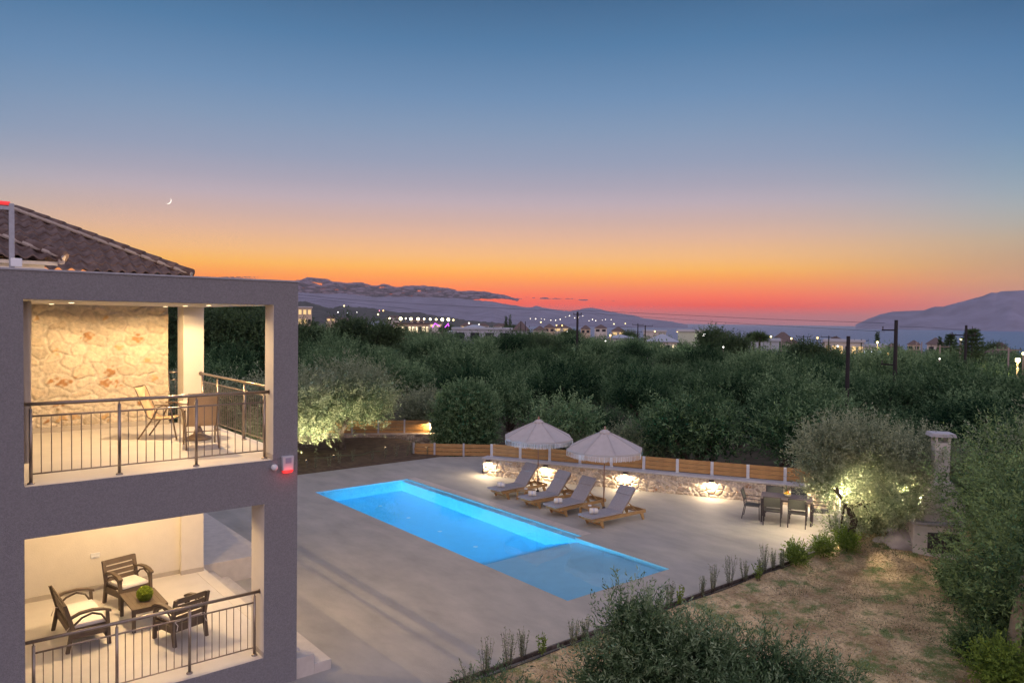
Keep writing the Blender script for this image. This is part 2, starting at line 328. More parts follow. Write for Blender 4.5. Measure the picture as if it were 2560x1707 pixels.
# ---------------------------------------------------------------- clouds
def clouds():
    rg = random.Random(5); mb = MB(); prof = [(470, 640), (520, 640), (560, 641), (600, 644), (660, 646), (690, 641), (708, 634), (735, 637), (765, 645), (800, 648), (830, 646), (860, 655), (882, 650), (912, 658), (942, 653), (990, 655), (1026, 659), (1050, 667), (1080, 665), (1115, 668), (1155, 675), (1190, 685)]
    px = [p[0] for p in prof]; py_ = [p[1] for p in prof]; D = 11500; k = D/1713
    for q in range(2600):
        X = rg.uniform(470, 1188); top = float(np.interp(X, px, py_)); bot = 690 if X < 1050 else 690-0*(X-1050)
        edge = rg.random() < .45; thick = max(3, bot-top)
        if X > 1050: thick = max(3, 20*(1190-X)/140+2)
        Y = top+3+(rg.random()**2*4 if edge else rg.random()*(thick-2)); r = rg.uniform(1.2, 3.4) if edge else rg.uniform(3.5, 8.5)
        r = min(r, thick*.55+1)
        p = at(X, Y+r*.3, D+rg.uniform(-350, 350)); mb.ball(p, (r*k*1.9, r*k*1.9, r*k*rg.uniform(.55, .85)), 7, 5, .5, rg)
    for (X0, X1, Y, t) in ((1240, 1262, 685, 4), (1262, 1292, 686, 2.5), (1297, 1322, 686, 2.2), (1328, 1352, 689, 3), (1206, 1214, 683, 1.3), (1222, 1230, 684, 1.5), (1380, 1386, 689, 1), (1405, 1412, 691, 1.2), (500, 600, 637, 2.5), (1180, 1200, 686, 2)):
        for q in range(int(6+(X1-X0)*.7)):
            f = rg.random(); X = X0+(X1-X0)*f; r = t*(.35+.5*rg.random())*(1-abs(2*f-1)**2*.7)
            mb.ball(at(X, Y+rg.uniform(-t, t)*.35, D+rg.uniform(-200, 200)), (r*k*2.2, r*k*2.2, r*k*.6), 7, 5, .5, rg)
    o = mb.build('clouds', M['cloud'], fix=False, smooth=True); tag(o, kind='stuff')
M['cloud'] = mat('cloud', (.27, .215, .28), 1.0, spec=0)
_t = M['cloud'].node_tree; _b = _t.nodes['Principled BSDF']; _lw = _t.nodes.new('ShaderNodeLayerWeight'); _lw.inputs['Blend'].default_value = .5
_mr = _t.nodes.new('ShaderNodeMapRange'); _mr.inputs['From Min'].default_value = .10; _mr.inputs['From Max'].default_value = .70; _mr.inputs['To Min'].default_value = .15; _t.links.new(_lw.outputs['Facing'], _mr.inputs[0])
_tr = _t.nodes.new('ShaderNodeBsdfTransparent'); _mx = _t.nodes.new('ShaderNodeMixShader'); _t.links.new(_mr.outputs[0], _mx.inputs[0]); _t.links.new(_b.outputs[0], _mx.inputs[1]); _t.links.new(_tr.outputs[0], _mx.inputs[2]); _t.links.new(_mx.outputs[0], _t.nodes['Material Output'].inputs[0])
clouds()
# moon: a thin crescent, lit from the lower right
mc = at(386, 461, 14000); mr = 14000/1713*7.0; mb = MB()
rx = Vector(RT).normalized(); uy = Vector(UP).normalized(); fv = Vector(fw); vs = []; nn = 22
for i in range(nn+1):
    a = -math.pi*.5 + (i/nn-.5)*math.pi*.98 + R(48)
    o_ = Vector((math.cos(a), math.sin(a))); th = .26*math.cos((i/nn-.5)*math.pi)
    for rr in (1.0, 1.0-th-.004):
        for dz in (-1, 1): vs.append(mc + rx*o_.x*mr*rr + uy*o_.y*mr*rr + fv*dz*mr*.05)
fs = []
for i in range(nn):
    b = i*4; c_ = b+4
    fs += [(b, b+2, c_+2, c_), (b+1, c_+1, c_+3, b+3), (b, c_, c_+1, b+1), (b+2, b+3, c_+3, c_+2)]
mb.add(vs, fs); M['moon'] = glow('moonlight', (1, .93, .82), 1.6)
tag(mb.build('moon', M['moon']), 'thin crescent moon lit on its lower right edge in the dusk sky', 'moon')
# ---------------------------------------------------------------- haze
hz = MB().box(-2500, 10400, -3200, 10400, -60, 640)
hm = bpy.data.materials.new('haze_air'); hm.use_nodes = True; t = hm.node_tree; t.nodes.clear()
pv = t.nodes.new('ShaderNodeVolumePrincipled'); pv.inputs['Color'].default_value = (.80, .78, .82, 1); pv.inputs['Density'].default_value = 3.5e-5; pv.inputs['Anisotropy'].default_value = 0.0
t.links.new(pv.outputs[0], t.nodes.new('ShaderNodeOutputMaterial').inputs['Volume'])
tag(hz.build('haze', hm), kind='stuff')
# ================================================================ terrace deck and pool
Z0 = 0.0
PX0, PX1, PY0, PY1, PK = 11.44, 15.0, 11.87, 24.93, 15.28
dk = MB()
z = Z0
dk.add([(-30, 10.42, z), (11.44, 10.42, z), (11.44, 28.1, z), (-30, 28.1, z)], [(0, 1, 2, 3)])
dk.add([(11.44, 10.42, z), (15.0, 10.42, z), (15.0, PY0, z), (11.44, PY0, z)], [(0, 1, 2, 3)])
dk.add([(11.44, PY1, z), (15.28, PY1, z), (15.28, 28.1, z), (11.44, 28.1, z)], [(0, 1, 2, 3)])
out = [(15, 10.42), (20.3, 10.35), (21.2, 10.1), (22.6, 9.6), (26, 9.6), (25.6, 9.98), (18.1, 23.75), (18.5, 24.4), (20.95, 26.9), (18.9, 28.1), (15.28, 28.1), (15.28, PK), (15, PK)]
dk.add([(a, b, z) for a, b in out], [tuple(range(len(out)))])
dk.add([(-30, 10.42, z), (-30, 10.42, -.4), (20.3, 10.35, -.4), (20.3, 10.35, z), (15, 10.42, z)], [(0, 1, 2, 3, 4)])
tag(dk.build('pool_deck', M['deck'], fix=False), kind='structure')
pool = empty('swimming_pool', (13.2, 18.4, 0), 0, 'lit turquoise swimming pool with a shallow shelf at its near end', 'swimming pool')
def pb(mb, name, m, **k):
    mb.v = [(x-13.2, y-18.4, zz) for x, y, zz in mb.v]; return mb.build(name, m, pool, **k)
DEEP, SH = -1.62, -.36
b = MB()
def quad(b, *p): b.add(p, [(0, 1, 2, 3)])
ysteps = [15.28, 15.62, 15.96, 16.30, 16.64]; zst = [SH, -.68, -1.0, -1.31, DEEP]
quad(b, (PX0, 16.64, DEEP), (PX1, 16.64, DEEP), (PX1, PY1, DEEP), (PX0, PY1, DEEP))
for i in range(4):
    quad(b, (PX0, ysteps[i], zst[i]), (PX1, ysteps[i], zst[i]), (PX1, ysteps[i], zst[i+1]), (PX0, ysteps[i], zst[i+1]))
    quad(b, (PX0, ysteps[i], zst[i+1]), (PX1, ysteps[i], zst[i+1]), (PX1, ysteps[i+1], zst[i+1]), (PX0, ysteps[i+1], zst[i+1]))
pb(b, 'pool_floor', M['poolfloor'], fix=False)
b = MB(); quad(b, (PX0, PY0, SH), (PX1, PY0, SH), (PX1, 15.28, SH), (PX0, 15.28, SH)); pb(b, 'shallow_shelf', mat('shelf_plaster_lit', (.42, .80, .97), .6, .04, 2.5), fix=False)  # same plaster again, the shelf's brighter light put into a paler colour
b = MB()
quad(b, (PX0, PY0, DEEP), (PX0, PY1, DEEP), (PX0, PY1, -.004), (PX0, PY0, -.004))
quad(b, (PX0, PY0, DEEP), (PX1, PY0, DEEP), (PX1, PY0, -.004), (PX0, PY0, -.004))
quad(b, (PX0, PY1, DEEP), (15.28, PY1, DEEP), (15.28, PY1, -.004), (PX0, PY1, -.004))
quad(b, (PX1, PY0, DEEP), (PX1, PK, DEEP), (PX1, PK, -.004), (PX1, PY0, -.004))
quad(b, (PX1, PK, DEEP), (PX1, PY1, DEEP), (PX1, PY1, -.14), (PX1, PK, -.14))
quad(b, (PX1, PK, -.14), (15.28, PK, -.14), (15.28, PY1, -.14), (PX1, PY1, -.14))
quad(b, (PX1, PK, -.14), (15.28, PK, -.14), (15.28, PK, -.004), (PX1, PK, -.004))
quad(b, (15.28, PK, -.14), (15.28, PY1, -.14), (15.28, PY1, -.004), (15.28, PK, -.004))
pb(b, 'pool_wall', M['pool'], fix=False)
wm = bpy.data.materials.new('pool_water'); wm.use_nodes = True; t = wm.node_tree; t.nodes.clear()
gl = t.nodes.new('ShaderNodeBsdfGlass'); gl.inputs['IOR'].default_value = 1.333; gl.inputs['Roughness'].default_value = 0; gl.inputs['Color'].default_value = (.93, .985, 1, 1)
no = t.nodes.new('ShaderNodeTexNoise'); no.inputs['Scale'].default_value = 1.3; no.inputs['Detail'].default_value = 2; co = t.nodes.new('ShaderNodeTexCoord'); t.links.new(co.outputs['Object'], no.inputs[0])
bp = t.nodes.new('ShaderNodeBump'); bp.inputs['Strength'].default_value = .25; bp.inputs['Distance'].default_value = .012; t.links.new(no.outputs['Fac'], bp.inputs['Height']); t.links.new(bp.outputs[0], gl.inputs['Normal'])
t.links.new(gl.outputs[0], t.nodes.new('ShaderNodeOutputMaterial').inputs[0])
b = MB(); b.add([(PX0, PY0, -.03), (PX1, PY0, -.03), (PX1, PK, -.03), (15.28, PK, -.03), (15.28, PY1, -.03), (PX0, PY1, -.03)], [(0, 1, 2, 3, 4, 5)])
pb(b, 'water', wm, fix=False)
b = MB().box(15.28, 15.64, PK, PY1+.02, -.02, .014); pb(b, 'coping', M['coping'], bevel=.004)
PL = (.05, .60, 1.0)
for i, y in enumerate((23.3, 21.4, 19.5, 17.6)):
    pl = MB().lathe([(.085, 0), (.085, .012), (.07, .02)], n=20).xf(Matrix.Rotation(math.pi/2, 4, 'Y')).build('pool_light', M['poolglow'] if 'poolglow' in M else M.setdefault('poolglow', glow('pool_lamp', PL, 6)), pool, loc=(PX0-13.2, y-18.4, -.75))
    strip_light('pool_lamp', 'AREA', (PX0+.035-13.2, y-18.4, -.75), 1300, PL, pool, direction=(1, 0, -.12), size=.22).data.spread = R(165)
    strip_light('pool_lamp', 'SPOT', (PX0+.05-13.2, y-18.4, -.70), 650, (.28, .80, 1.0), pool, r=.08, spot=R(95), direction=(1.5, 0, -1))
    pb(MB().lathe([(.07, 0), (.07, .006), (.03, .012)], (13.22, y+.1, DEEP), 16), 'pool_inlet', M['white'])
# ================================================================ house
H = empty('house', (3, 12.4, 0), 0, 'grey rendered two storey house with lit terraces behind steel railings', 'house')
def hp(mb, name, m, **k):
    mb.v = [(x-3, y-12.4, zz) for x, y, zz in mb.v]; return mb.build(name, m, H, **k)
ZT, U1, U0, LO1, LO0 = 6.81, 6.42, 3.84, 3.12, .54
XR = 5.22
# front frame: two storeys of openings, jambs set back to back
f = MB(); ya, yb = 12.08, 12.45
f.box(-9, 1.3, ya, yb, -.3, ZT); f.box(1.3, XR, ya, yb, U1, ZT); f.box(4.8, XR, ya, yb, U0, U1); f.box(1.3, XR, ya, yb, LO1, U0-.003)
f.box(4.65, XR, ya, yb, LO0, LO1); f.box(1.3, XR, ya, yb, -.3, LO0-.003)
hp(f, 'front_wall', M['render'])
j = MB()   # cream lining of the jambs and soffits
for (x, z0, z1) in ((4.8, U0+.09, U1), (4.65, LO0+.09, LO1)): j.box(x-.004, x+.02, ya+.006, yb+.004, z0, z1)
j.box(4.65-.004, XR-.004, yb, yb+.2, LO0, LO1); j.box(4.8-.004, XR-.004, yb, yb+.006, U0, U1)
hp(j, 'jamb_lining', M['cream'])
hp(MB().box(4.79, 4.82, ya+.01, yb+.02, U0+.004, U0+.09), 'jamb_skirting', M['skirt']); hp(MB().box(4.64, 4.67, ya+.01, yb+.02, LO0+.004, LO0+.09), 'jamb_skirting', M['skirt'])
s_ = MB().box(-6, 5.30, 12.45, 17.62, U0-.02, U0).box(1.31, 4.79, 12.09, 12.45, U0-.001, U0+.002); hp(s_, 'upper_floor', M['tile'])
hp(MB().box(-6, 5.28, yb+.002, 17.6, LO1, U0-.022), 'floor_slab', M['cream'])
s_ = MB().box(-6, 5.04, 12.45, 17.28, LO0-.03, LO0).box(1.31, 4.64, 12.09, 12.45, LO0-.001, LO0+.002); hp(s_, 'lower_floor', M['tile'])
hp(MB().box(5.042, 5.27, 12.10, 17.28, LO0-.05, LO0+.004), 'terrace_nosing', M['cream'], bevel=.005)
hp(MB().box(-6, XR-.01, 12.46, 17.28, -.2, LO0-.05), 'terrace_base', M['step'])
hp(MB().box(-9, XR, yb+.002, 17.35, U1+.002, 6.80), 'flat_roof', M['cream'])
hp(MB().box(-9.02, XR+.02, ya-.015, ya+.1, ZT, ZT+.025), 'parapet_coping', M['galv'])
st = MB().box(XR+.003, 5.555, 12.10, 17.5, -.15, .355).box(5.557, 5.87, 12.10, 17.5, -.15, .18); hp(st, 'terrace_steps', M['step'], bevel=.006)
# lower back wall and pier
hp(MB().box(-6, 4.74, 17.26, 17.5, LO0, LO1), 'lower_back_wall', M['cream'])
hp(MB().box(4.74, XR-.01, 17.13, 17.55, -.1, LO1), 'lower_pier', M['cream'])
hp(MB().box(-6, 4.73, 17.235, 17.262, LO0+.002, LO0+.09).box(4.725, XR-.006, 17.105, 17.132, LO0+.002, LO0+.09), 'lower_skirting', M['skirt'])
so = hp(MB().box(3.0, 3.17, 17.245, 17.262, 1.2, 1.31).box(3.01, 3.16, 17.238, 17.246, 1.21, 1.25), 'socket_plate', M['white'], bevel=.004)
# upper pier
hp(MB().box(4.78, XR-.01, 17.12, 17.56, U0, U1), 'upper_pier', M['cream'])
# porch block behind the terrace
tag(MB().box(4.8, 6.85, 17.56, 24.5, -.15, .52).build('porch_platform', M['step'], bevel=.01), 'pale raised porch platform at the far end of the lower terrace steps', 'platform')
# stone-faced wall
def stone_panel(name, m, org, uv, n, LEN, HT, res, cu, cv, relief, pal, mort, blotch, parent=None, seed=1, joint=.035, blotch_c=((.42, .19, .07),), curv=.5):
    """irregular laid stone: cell pattern in metres, real relief"""
    rg = np.random.default_rng(seed); U = np.arange(0, LEN+1e-6, res); Vv = np.arange(0, HT+1e-6, res); UU, VV = np.meshgrid(U, Vv, indexing='ij')
    wu = UU+.10*cu*np.sin(VV*17+seed)+.04*cu*np.sin(UU*31); wv = VV+.16*cv*np.sin(UU*11+seed*2)+.05*cv*np.sin(VV*37+UU*23)
    nu, nv = int(LEN/cu)+3, int(HT/cv)+3; pu = (np.arange(nu)[:, None]-1+rg.uniform(.05, .95, (nu, nv)))*cu; pu += (np.arange(nv) % 2)[None]*cu*.5; pv_ = (np.arange(nv)[None]-1+rg.uniform(.2, .8, (nu, nv)))*cv
    rnd = rg.random((nu, nv)); rnd2 = rg.random((nu, nv)); big = rg.random((nu, nv))
    ci = np.clip((wu/cu).astype(int)+1, 0, nu-1); cj = np.clip((wv/cv).astype(int)+1, 0, nv-1)
    d1 = np.full(UU.shape, 9.); d2 = d1.copy(); A = np.zeros(UU.shape); B = A.copy(); G = A.copy()
    for di in (-2, -1, 0, 1, 2):
        for dj in (-1, 0, 1):
            ii = np.clip(ci+di, 0, nu-1); jj = np.clip(cj+dj, 0, nv-1)
            d = np.hypot((wu-pu[ii, jj])/cu, (wv-pv_[ii, jj])/cv)-.18*big[ii, jj]
            c1 = d < d1; d2 = np.where(c1, d1, np.minimum(d2, d)); A = np.where(c1, rnd[ii, jj], A); B = np.where(c1, rnd2[ii, jj], B); d1 = np.where(c1, d, d1)
    e = (d2-d1)*min(cu, cv); k = np.clip((e-joint*.3)/(joint*1.6), 0, 1); k = k*k*(3-2*k)
    fine = .3*np.sin(UU*47+VV*31+A*20)*np.sin(VV*61-UU*19+B*9)+.25*np.sin(UU*23+B*30)*np.sin(VV*29+A*12)
    h = relief*(k*(.55+.6*A)+k*.25*fine*curv)
    P = np.array(pal); ix = A*(len(P)-1); i0 = np.clip(ix.astype(int), 0, len(P)-2); fr = (ix-i0)[..., None]; c = P[i0]*(1-fr)+P[i0+1]*fr
    c = c*(.86+.28*B)[..., None]; kk = k[..., None]; c = c*kk+np.array(mort)*(1-kk)
    for (bu, bv, br, bi) in blotch:
        dd = np.hypot(UU-bu, (VV-bv)*1.15)/br+.45*np.sin(UU*38+bv*9)*np.sin(VV*43+bu*7); w = (np.clip(1.15-dd, 0, 1)*k)[..., None]; w = np.clip(w*1.6, 0, 1); c = c*(1-w)+np.array(blotch_c[bi % len(blotch_c)])*w
    o = np.array(org); u_ = np.array(uv); n_ = np.array(n)
    V = o+UU[..., None]*np.array([u_[0], u_[1], 0])+VV[..., None]*np.array([0, 0, 1])+h[..., None]*np.array([n_[0], n_[1], 0])
    a, b_ = UU.shape; I = np.arange(a*b_).reshape(a, b_); Qd = np.stack([I[:-1, :-1].ravel(), I[1:, :-1].ravel(), I[1:, 1:].ravel(), I[:-1, 1:].ravel()], 1)
    return link(name, npmesh(name, V.reshape(-1, 3), Qd, col=c.reshape(-1, 3)), m, parent, smooth=True)
bl = [(.55, 1.0, .13, 0), (.75, 1.05, .10, 0), (.35, 1.02, .06, 0), (1.45, 1.18, .12, 0), (1.33, .95, .13, 0), (1.6, .92, .10, 0), (1.0, 1.95, .12, 0), (1.95, 1.9, .12, 0), (1.6, 1.7, .08, 1), (.15, 2.3, .08, 1), (1.35, 2.32, .06, 1),
      (2.3, 1.02, .08, 1), (2.15, 1.4, .10, 1), (.5, .55, .10, 0), (.75, .28, .12, 1), (.55, .25, .11, 1), (1.35, .22, .10, 1), (2.05, .5, .11, 0), (.3, .2, .06, 0), (2.9, .6, .08, 1), (.45, 1.62, .07, 1), (-1, 1, .1, 0)]
bl = [(u+1.5, v, r, i) for u, v, r, i in bl]
stw = stone_panel('stone_wall_face', M['stone'], (0.5-3, 17.60-12.4, U0), (1, 0), (0, -1), 4.09, U1-U0, .018, .37, .22, .034, [(.66, .56, .42), (.72, .63, .49), (.62, .53, .40), (.70, .58, .42)], (.66, .58, .46), bl, H, seed=4, joint=.03, blotch_c=((.42, .22, .09), (.60, .40, .20)))
hp(MB().box(-6, 4.59, 17.602, 17.9, U0, 7.0), 'upper_back_wall', M['cream'])
hp(MB().box(0.5, 4.585, 17.50, 17.56, U0, U0+.10), 'upper_skirting', M['skirt'])
# gathered fabric by the left jamb
cu = MB(); nk = 30
for k in range(nk+1):
    zz = U0+.26+(U1-U0-.28)*k/nk
    for i in range(24):
        a = 2*math.pi*i/24; q_ = 1+.13*math.sin(5*a+zz*2.2)+.10*math.sin(zz*11+2*a)*max(0, 1-(zz-U0)/1.6)
        cu.v.append((1.372+.068*math.cos(a)*q_, 12.53+.06*math.sin(a)*q_, zz))
for k in range(nk):
    for i in range(24): cu.f.append((k*24+i, k*24+(i+1) % 24, (k+1)*24+(i+1) % 24, (k+1)*24+i))
tag(cu.build('curtain', mat('curtain_cloth', (.55, .47, .36), .9, .05, 10), smooth=True), 'gathered beige outdoor curtain hanging at the left side of the upper balcony', 'curtain')
# ---------------------------------------------------------------- railings
def baluster_mesh(h, r=.008):
    return MB().tube([(0, 0, 0), (0, 0, h)], r, 6).build('baluster', M['steel'])
def railing(name, p0, p1, z, posts, label, ends=(0, 0), hh=1.12, n_per=10, wallend=None):
    """posts: positions 0..1 along the run"""
    a = Vector((*p0, z)); b = Vector((*p1, z)); d = (b-a); Ln = d.length; d.normalize()
    E = empty(name, a, 0, label, 'railing'); q = lambda t, zz: tuple(d*(t*Ln)+Vector((0, 0, zz)))
    MB().tube([tuple(d*(-ends[0])+Vector((0, 0, hh))), tuple(d*(Ln+ends[1])+Vector((0, 0, hh)))], .026, 12).build('handrail', M['steel'], E, True)
    MB().tube([q(posts[0], hh-.17), q(posts[-1], hh-.17)], .014, 8).build('top_rail', M['steel'], E, True)
    MB().tube([q(posts[0], .14), q(posts[-1], .14)], .011, 8).build('bottom_rail', M['steel'], E, True)
    pm = None
    for t in posts:
        if pm is None:
            po = MB().tube([(0, 0, 0), (0, 0, hh-.06)], .023, 10).tube([(0, 0, hh-.06), (0, 0, hh-.02)], .011, 8).lathe([(.05, 0), (.05, .012), (.03, .03)], n=14).build('post', M['steel'], E, True, loc=q(t, 0)); pm = po
        else: po = pm.copy(); COL.objects.link(po); po.location = q(t, 0)
    bo = None
    for i in range(len(posts)-1):
        n = max(2, round((posts[i+1]-posts[i])*Ln/.122))
        for k in range(1, n):
            t = posts[i]+(posts[i+1]-posts[i])*k/n
            if bo is None: bo = MB().tube([(0, 0, .14), (0, 0, hh-.17)], .007, 6).build('baluster', M['steel'], E, loc=q(t, 0))
            else: c_ = bo.copy(); COL.objects.link(c_); c_.location = q(t, 0)
    for e, s2 in ((0, -1), (1, 1)):
        if wallend and wallend[e]:
            p = (d*(-ends[0]) if e == 0 else d*(Ln+ends[1])); MB().tube([tuple(p+Vector((0, 0, hh))), tuple(p+d*s2*-.012+Vector((0, 0, hh)))], .042, 14).build('wall_flange', M['steel'], E)
    return E
railing('balcony_railing', (1.40, 12.27), (4.72, 12.27), U0, [0, .337, .669, 1], 'steel railing across the front opening of the upper balcony', (.1, .08), wallend=(1, 1))
railing('balcony_railing', (5.14, 12.62), (5.14, 17.06), U0, [0, .40, .755, .98], 'steel railing along the pool side of the upper balcony', (.15, .05), wallend=(1, 1))
railing('balcony_railing', (4.60, 17.74), (4.94, 17.74), U0, [0.12, .95], 'short steel railing between the stone wall and the cream pier', (0, .03))
railing('terrace_railing', (1.42, 12.27), (4.56, 12.27), LO0, [0, .337, .669, 1], 'steel railing across the front opening of the lower terrace', (.12, .09), wallend=(1, 1), hh=1.07)
# ---------------------------------------------------------------- tiled roofs
def tiled_face(mb, corner, along, back, L_, slope, hipdir, pu=.232, pv=.34, amp=.038):
    """tile surface: along = unit towards decreasing eave, back = unit up the plan of the slope; hip cuts at 45 degrees"""
    A = Vector((*along, 0)); Bk = Vector((*back, 0)); C = Vector(corner); nu = int(L_/pu*10); nv = 11; rows = 14
    for r_ in range(rows):
        for k in range(2):
            pass
    for r_ in range(rows):
        grid = []
        for k in range(4):
            v = r_*pv+pv*1.06*k/3; zz = v*slope+.030*(1-k/3)
            row = []
            for i in range(nu+1):
                u = i*pu/10; w = math.cos(2*math.pi*(i % 10)/10); hgt = amp*(w if w > 0 else w*.65)
                row.append(C+A*u+Bk*v+Vector((0, 0, zz+hgt)))
            grid.append(row)
        base = len(mb.v); n = nu+1
        for row in grid: mb.v += [tuple(p) for p in row]
        for k in range(3):
            for i in range(nu):
                u = i*pu/10; v = r_*pv+pv*(k+.5)/3
                if u > v*hipdir-.02: mb.f.append((base+k*n+i, base+k*n+i+1, base+(k+1)*n+i+1, base+(k+1)*n+i))
        # tile butt ends
        lo = len(mb.v); v = r_*pv
        for i in range(nu+1): p = Vector(grid[0][i]); mb.v.append((p.x, p.y, p.z-.026))
        for i in range(nu):
            if i*pu/10 > v*hipdir-.02: mb.f.append((base+i, lo+i, lo+i+1, base+i+1))
def hipcap(mb, a, b, r=.09, seg=.38):
    a = Vector(a); b = Vector(b); n = int((b-a).length/seg); d = (b-a)/n
    for i in range(n):
        p = a+d*i; mb.tube([p, p+d*1.08], [r*1.12, r*.9], 12)
def roof(name, corner, Lf, up, label=None):
    cx_, cy_, cz_ = corner; sl = .49
    m = MB(); tiled_face(m, corner, (-1, 0), (0, 1), Lf, sl, 1.0); tiled_face(m, (cx_, cy_, cz_), (0, 1), (-1, 0), Lf, sl, 1.0)
    hp(m, name, M['roof'], smooth=False, fix=False)
    c = MB(); hipcap(c, (cx_+.02, cy_-.02, cz_+.05), (cx_-up, cy_+up, cz_+up*sl+.05)); hp(c, 'hip_cap', M['roof'], smooth=True); hp(MB().tube([(cx_+.0, cy_-.07, cz_+.03), (cx_-up-.04, cy_+up-.06, cz_+up*sl+.035)], .045, 8), 'hip_mortar', M['mortar'])
    return m
roof('tiled_roof', (5.02, 17.40, 7.12), 7.5, 2.95)
c = MB(); hipcap(c, (2.05, 20.36, 8.6), (-3, 20.36, 8.6)); hp(c, 'ridge_cap', M['roof'], smooth=True)
roof('lean_roof', (2.28, 15.5, 7.20), 4.2, 2.1)
hp(MB().box(-6, 4.55, 17.62, 23.0, U1, 7.09), 'house_wall', M['cream'])
hp(MB().box(-6, 4.9, 17.45, 17.61, 7.03, 7.08).box(4.56, 4.9, 17.62, 23, 7.03, 7.08), 'eaves_fascia', M['cream'])
hp(MB().box(-6, 2.02, 15.75, 17.4, 6.81, 7.17).box(-6, 2.2, 15.58, 15.74, 7.10, 7.16), 'lean_wall', M['cream'])
hp(MB().box(-6, 1.95, 14.9, 15.2, 6.805, 7.0), 'roof_ledge', M['cream'])
hp(MB().box(4.95, 5.04, 17.36, 17.48, 7.04, 7.16), 'mortar_bedding', M['mortar'], bevel=.02); hp(MB().box(2.2, 2.3, 15.46, 15.6, 7.12, 7.22), 'mortar_bedding', M['mortar'], bevel=.02)
# roof post with red lamp bar
P = empty('roof_post', (1.35, 13.9, 6.8), 0, 'grey metal post with a red light bar standing on the flat roof', 'post')
MB().box(-.035, .035, -.035, .035, 0, 1.12).build('post', M['galv'], P, bevel=.006)
MB().box(-.9, .03, -.03, .03, 1.02, 1.07).build('crossbar', M['galv'], P)
MB().tube([(-.9, 0, 1.12), (-.02, 0, 1.12)], .03, 8).build('red_light_bar', M['red'], P)
MB().box(-.02, .13, -.07, .05, .15, .28).build('junction_box', M['white'], P, bevel=.01)
tag(MB().tube([(-.6, 13.2, 6.84), (.2, 13.3, 6.83), (1.0, 13.5, 6.88), (1.5, 14.0, 6.86), (2.3, 14.6, 6.83), (2.75, 14.9, 6.83), (2.8, 14.95, 7.0), (2.9, 15.0, 6.84)], .008, 6).build('roof_cable', M['wire']), 'thin black cable lying across the flat roof behind the parapet', 'cable')
# alarm and sensor
al = empty('alarm_siren', (5.03, 12.08, 3.74), 0, 'white box alarm siren with a red lit strobe near the corner of the grey wall', 'alarm')
MB().poly([(-.09, -.09), (.09, -.09), (.1, .15), (-.1, .15)], 'y', -.075, 0).build('case', M['grey'], al, bevel=.012)
MB().box(-.05, .05, -.08, -.074, .03, .12).build('panel', mat('alarm_panel', (.30, .32, .42), .5), al)
MB().poly([(-.088, -.13), (.06, -.13), (.09, -.093), (-.09, -.093)], 'y', -.078, -.01).build('strobe_lens', M['red'], al)
strip_light('strobe_lamp', 'POINT', (0, -.16, -.12), .8, (1, .04, .04), al, r=.02)
sn = empty('motion_sensor', (4.80, 12.08, 3.72), 0, 'small round white sensor on the grey wall beside the alarm', 'sensor')
MB().ball((0, -.05, 0), .055, 14, 10).build('sensor_head', M['white'], sn, True); MB().lathe([(.045, 0), (.04, .03)], n=14).xf(Matrix.Rotation(math.pi/2, 4, 'X')).build('mount', M['grey'], sn)
# ceiling lights
def downlight(x, y, z, P_, label, col=WARM):
    e = empty('ceiling_light', (x, y, z), 0, label, 'ceiling light', 'round ceiling lights in the terraces')
    MB().lathe([(.055, .01), (.055, -.006), (.045, -.009)], n=20).build('fitting', M['white'], e); MB().lathe([(.04, -.010), (.04, -.012)], n=20).build('diffuser', M['warm'], e)
    strip_light('lamp', 'SPOT', (0, 0, -.05), P_, col, e, r=.007, spot=R(168), direction=(0, 0, -1))
for x, y, w in ((4.25, 13.7, 'above the outer chair'), (4.25, 15.1, 'above the round table'), (4.25, 16.5, 'in front of the cream pier')): downlight(x, y, U1, {13.7: 105, 15.1: 370, 16.5: 32}[y], 'pool side light in the upper balcony ceiling '+w)
for x, y, w in ((2.2, 14.2, 'near the curtain'), (2.2, 16.3, 'close to the stone wall')): downlight(x, y, U1, 48, 'inner light in the upper balcony ceiling '+w)
for x, y, w in ((3.4, 14.7, 'above the low table'), (4.5, 14.3, 'added to brighten the terrace edge and steps'), (3.6, 16.6, 'near the back wall'), (1.2, 15.0, 'behind the grey front wall')): downlight(x, y, LO1, {3.4: 240, 4.5: 95}.get(x, 70), 'light in the lower terrace ceiling '+w)  # the lamp nearest the steps is added to brighten them
e = empty('roof_light', (3.2, 15.4, 6.80), 0, 'low warm lamp on the flat roof behind the parapet', 'lamp'); MB().lathe([(.05, 0), (.05, .05), (.03, .06)], n=16).build('fitting', M['white'], e); strip_light('lamp', 'POINT', (0, 0, .12), 60, WARM, e, r=.05)
# ================================================================ stone wall with board fence behind the sunbeds
WA = np.array([18.1, 23.75]); WU = np.array([.478, -.878]); WU = WU/np.linalg.norm(WU); WN = np.array([WU[1], -WU[0]])   # WN points to the pool
WB = -WN
def wpt(t, off=0, z=0): p = WA+WU*t-WN*off; return (float(p[0]), float(p[1]), z)   # off: away from the pool
LW = 14.6
sw = empty('stone_retaining_wall', wpt(0), 0, 'long low stone wall with a pale cap behind the sunbeds', 'stone wall')
pal = [(.42, .33, .24), (.60, .50, .38), (.72, .61, .47), (.50, .37, .25), (.66, .57, .45), (.38, .32, .27), (.68, .54, .39)]
rb = random.Random(4); bw = [(rb.uniform(0, LW), rb.uniform(.1, .6), rb.uniform(.05, .09), 0) for _ in range(26)]
fo = stone_panel('stone_face', M['stoneb'], (0, 0, -.05), tuple(WU), tuple(WN), LW, .72, .018, .25, .17, .045, pal, (.74, .65, .53), bw, sw, seed=11, joint=.03, curv=.8)
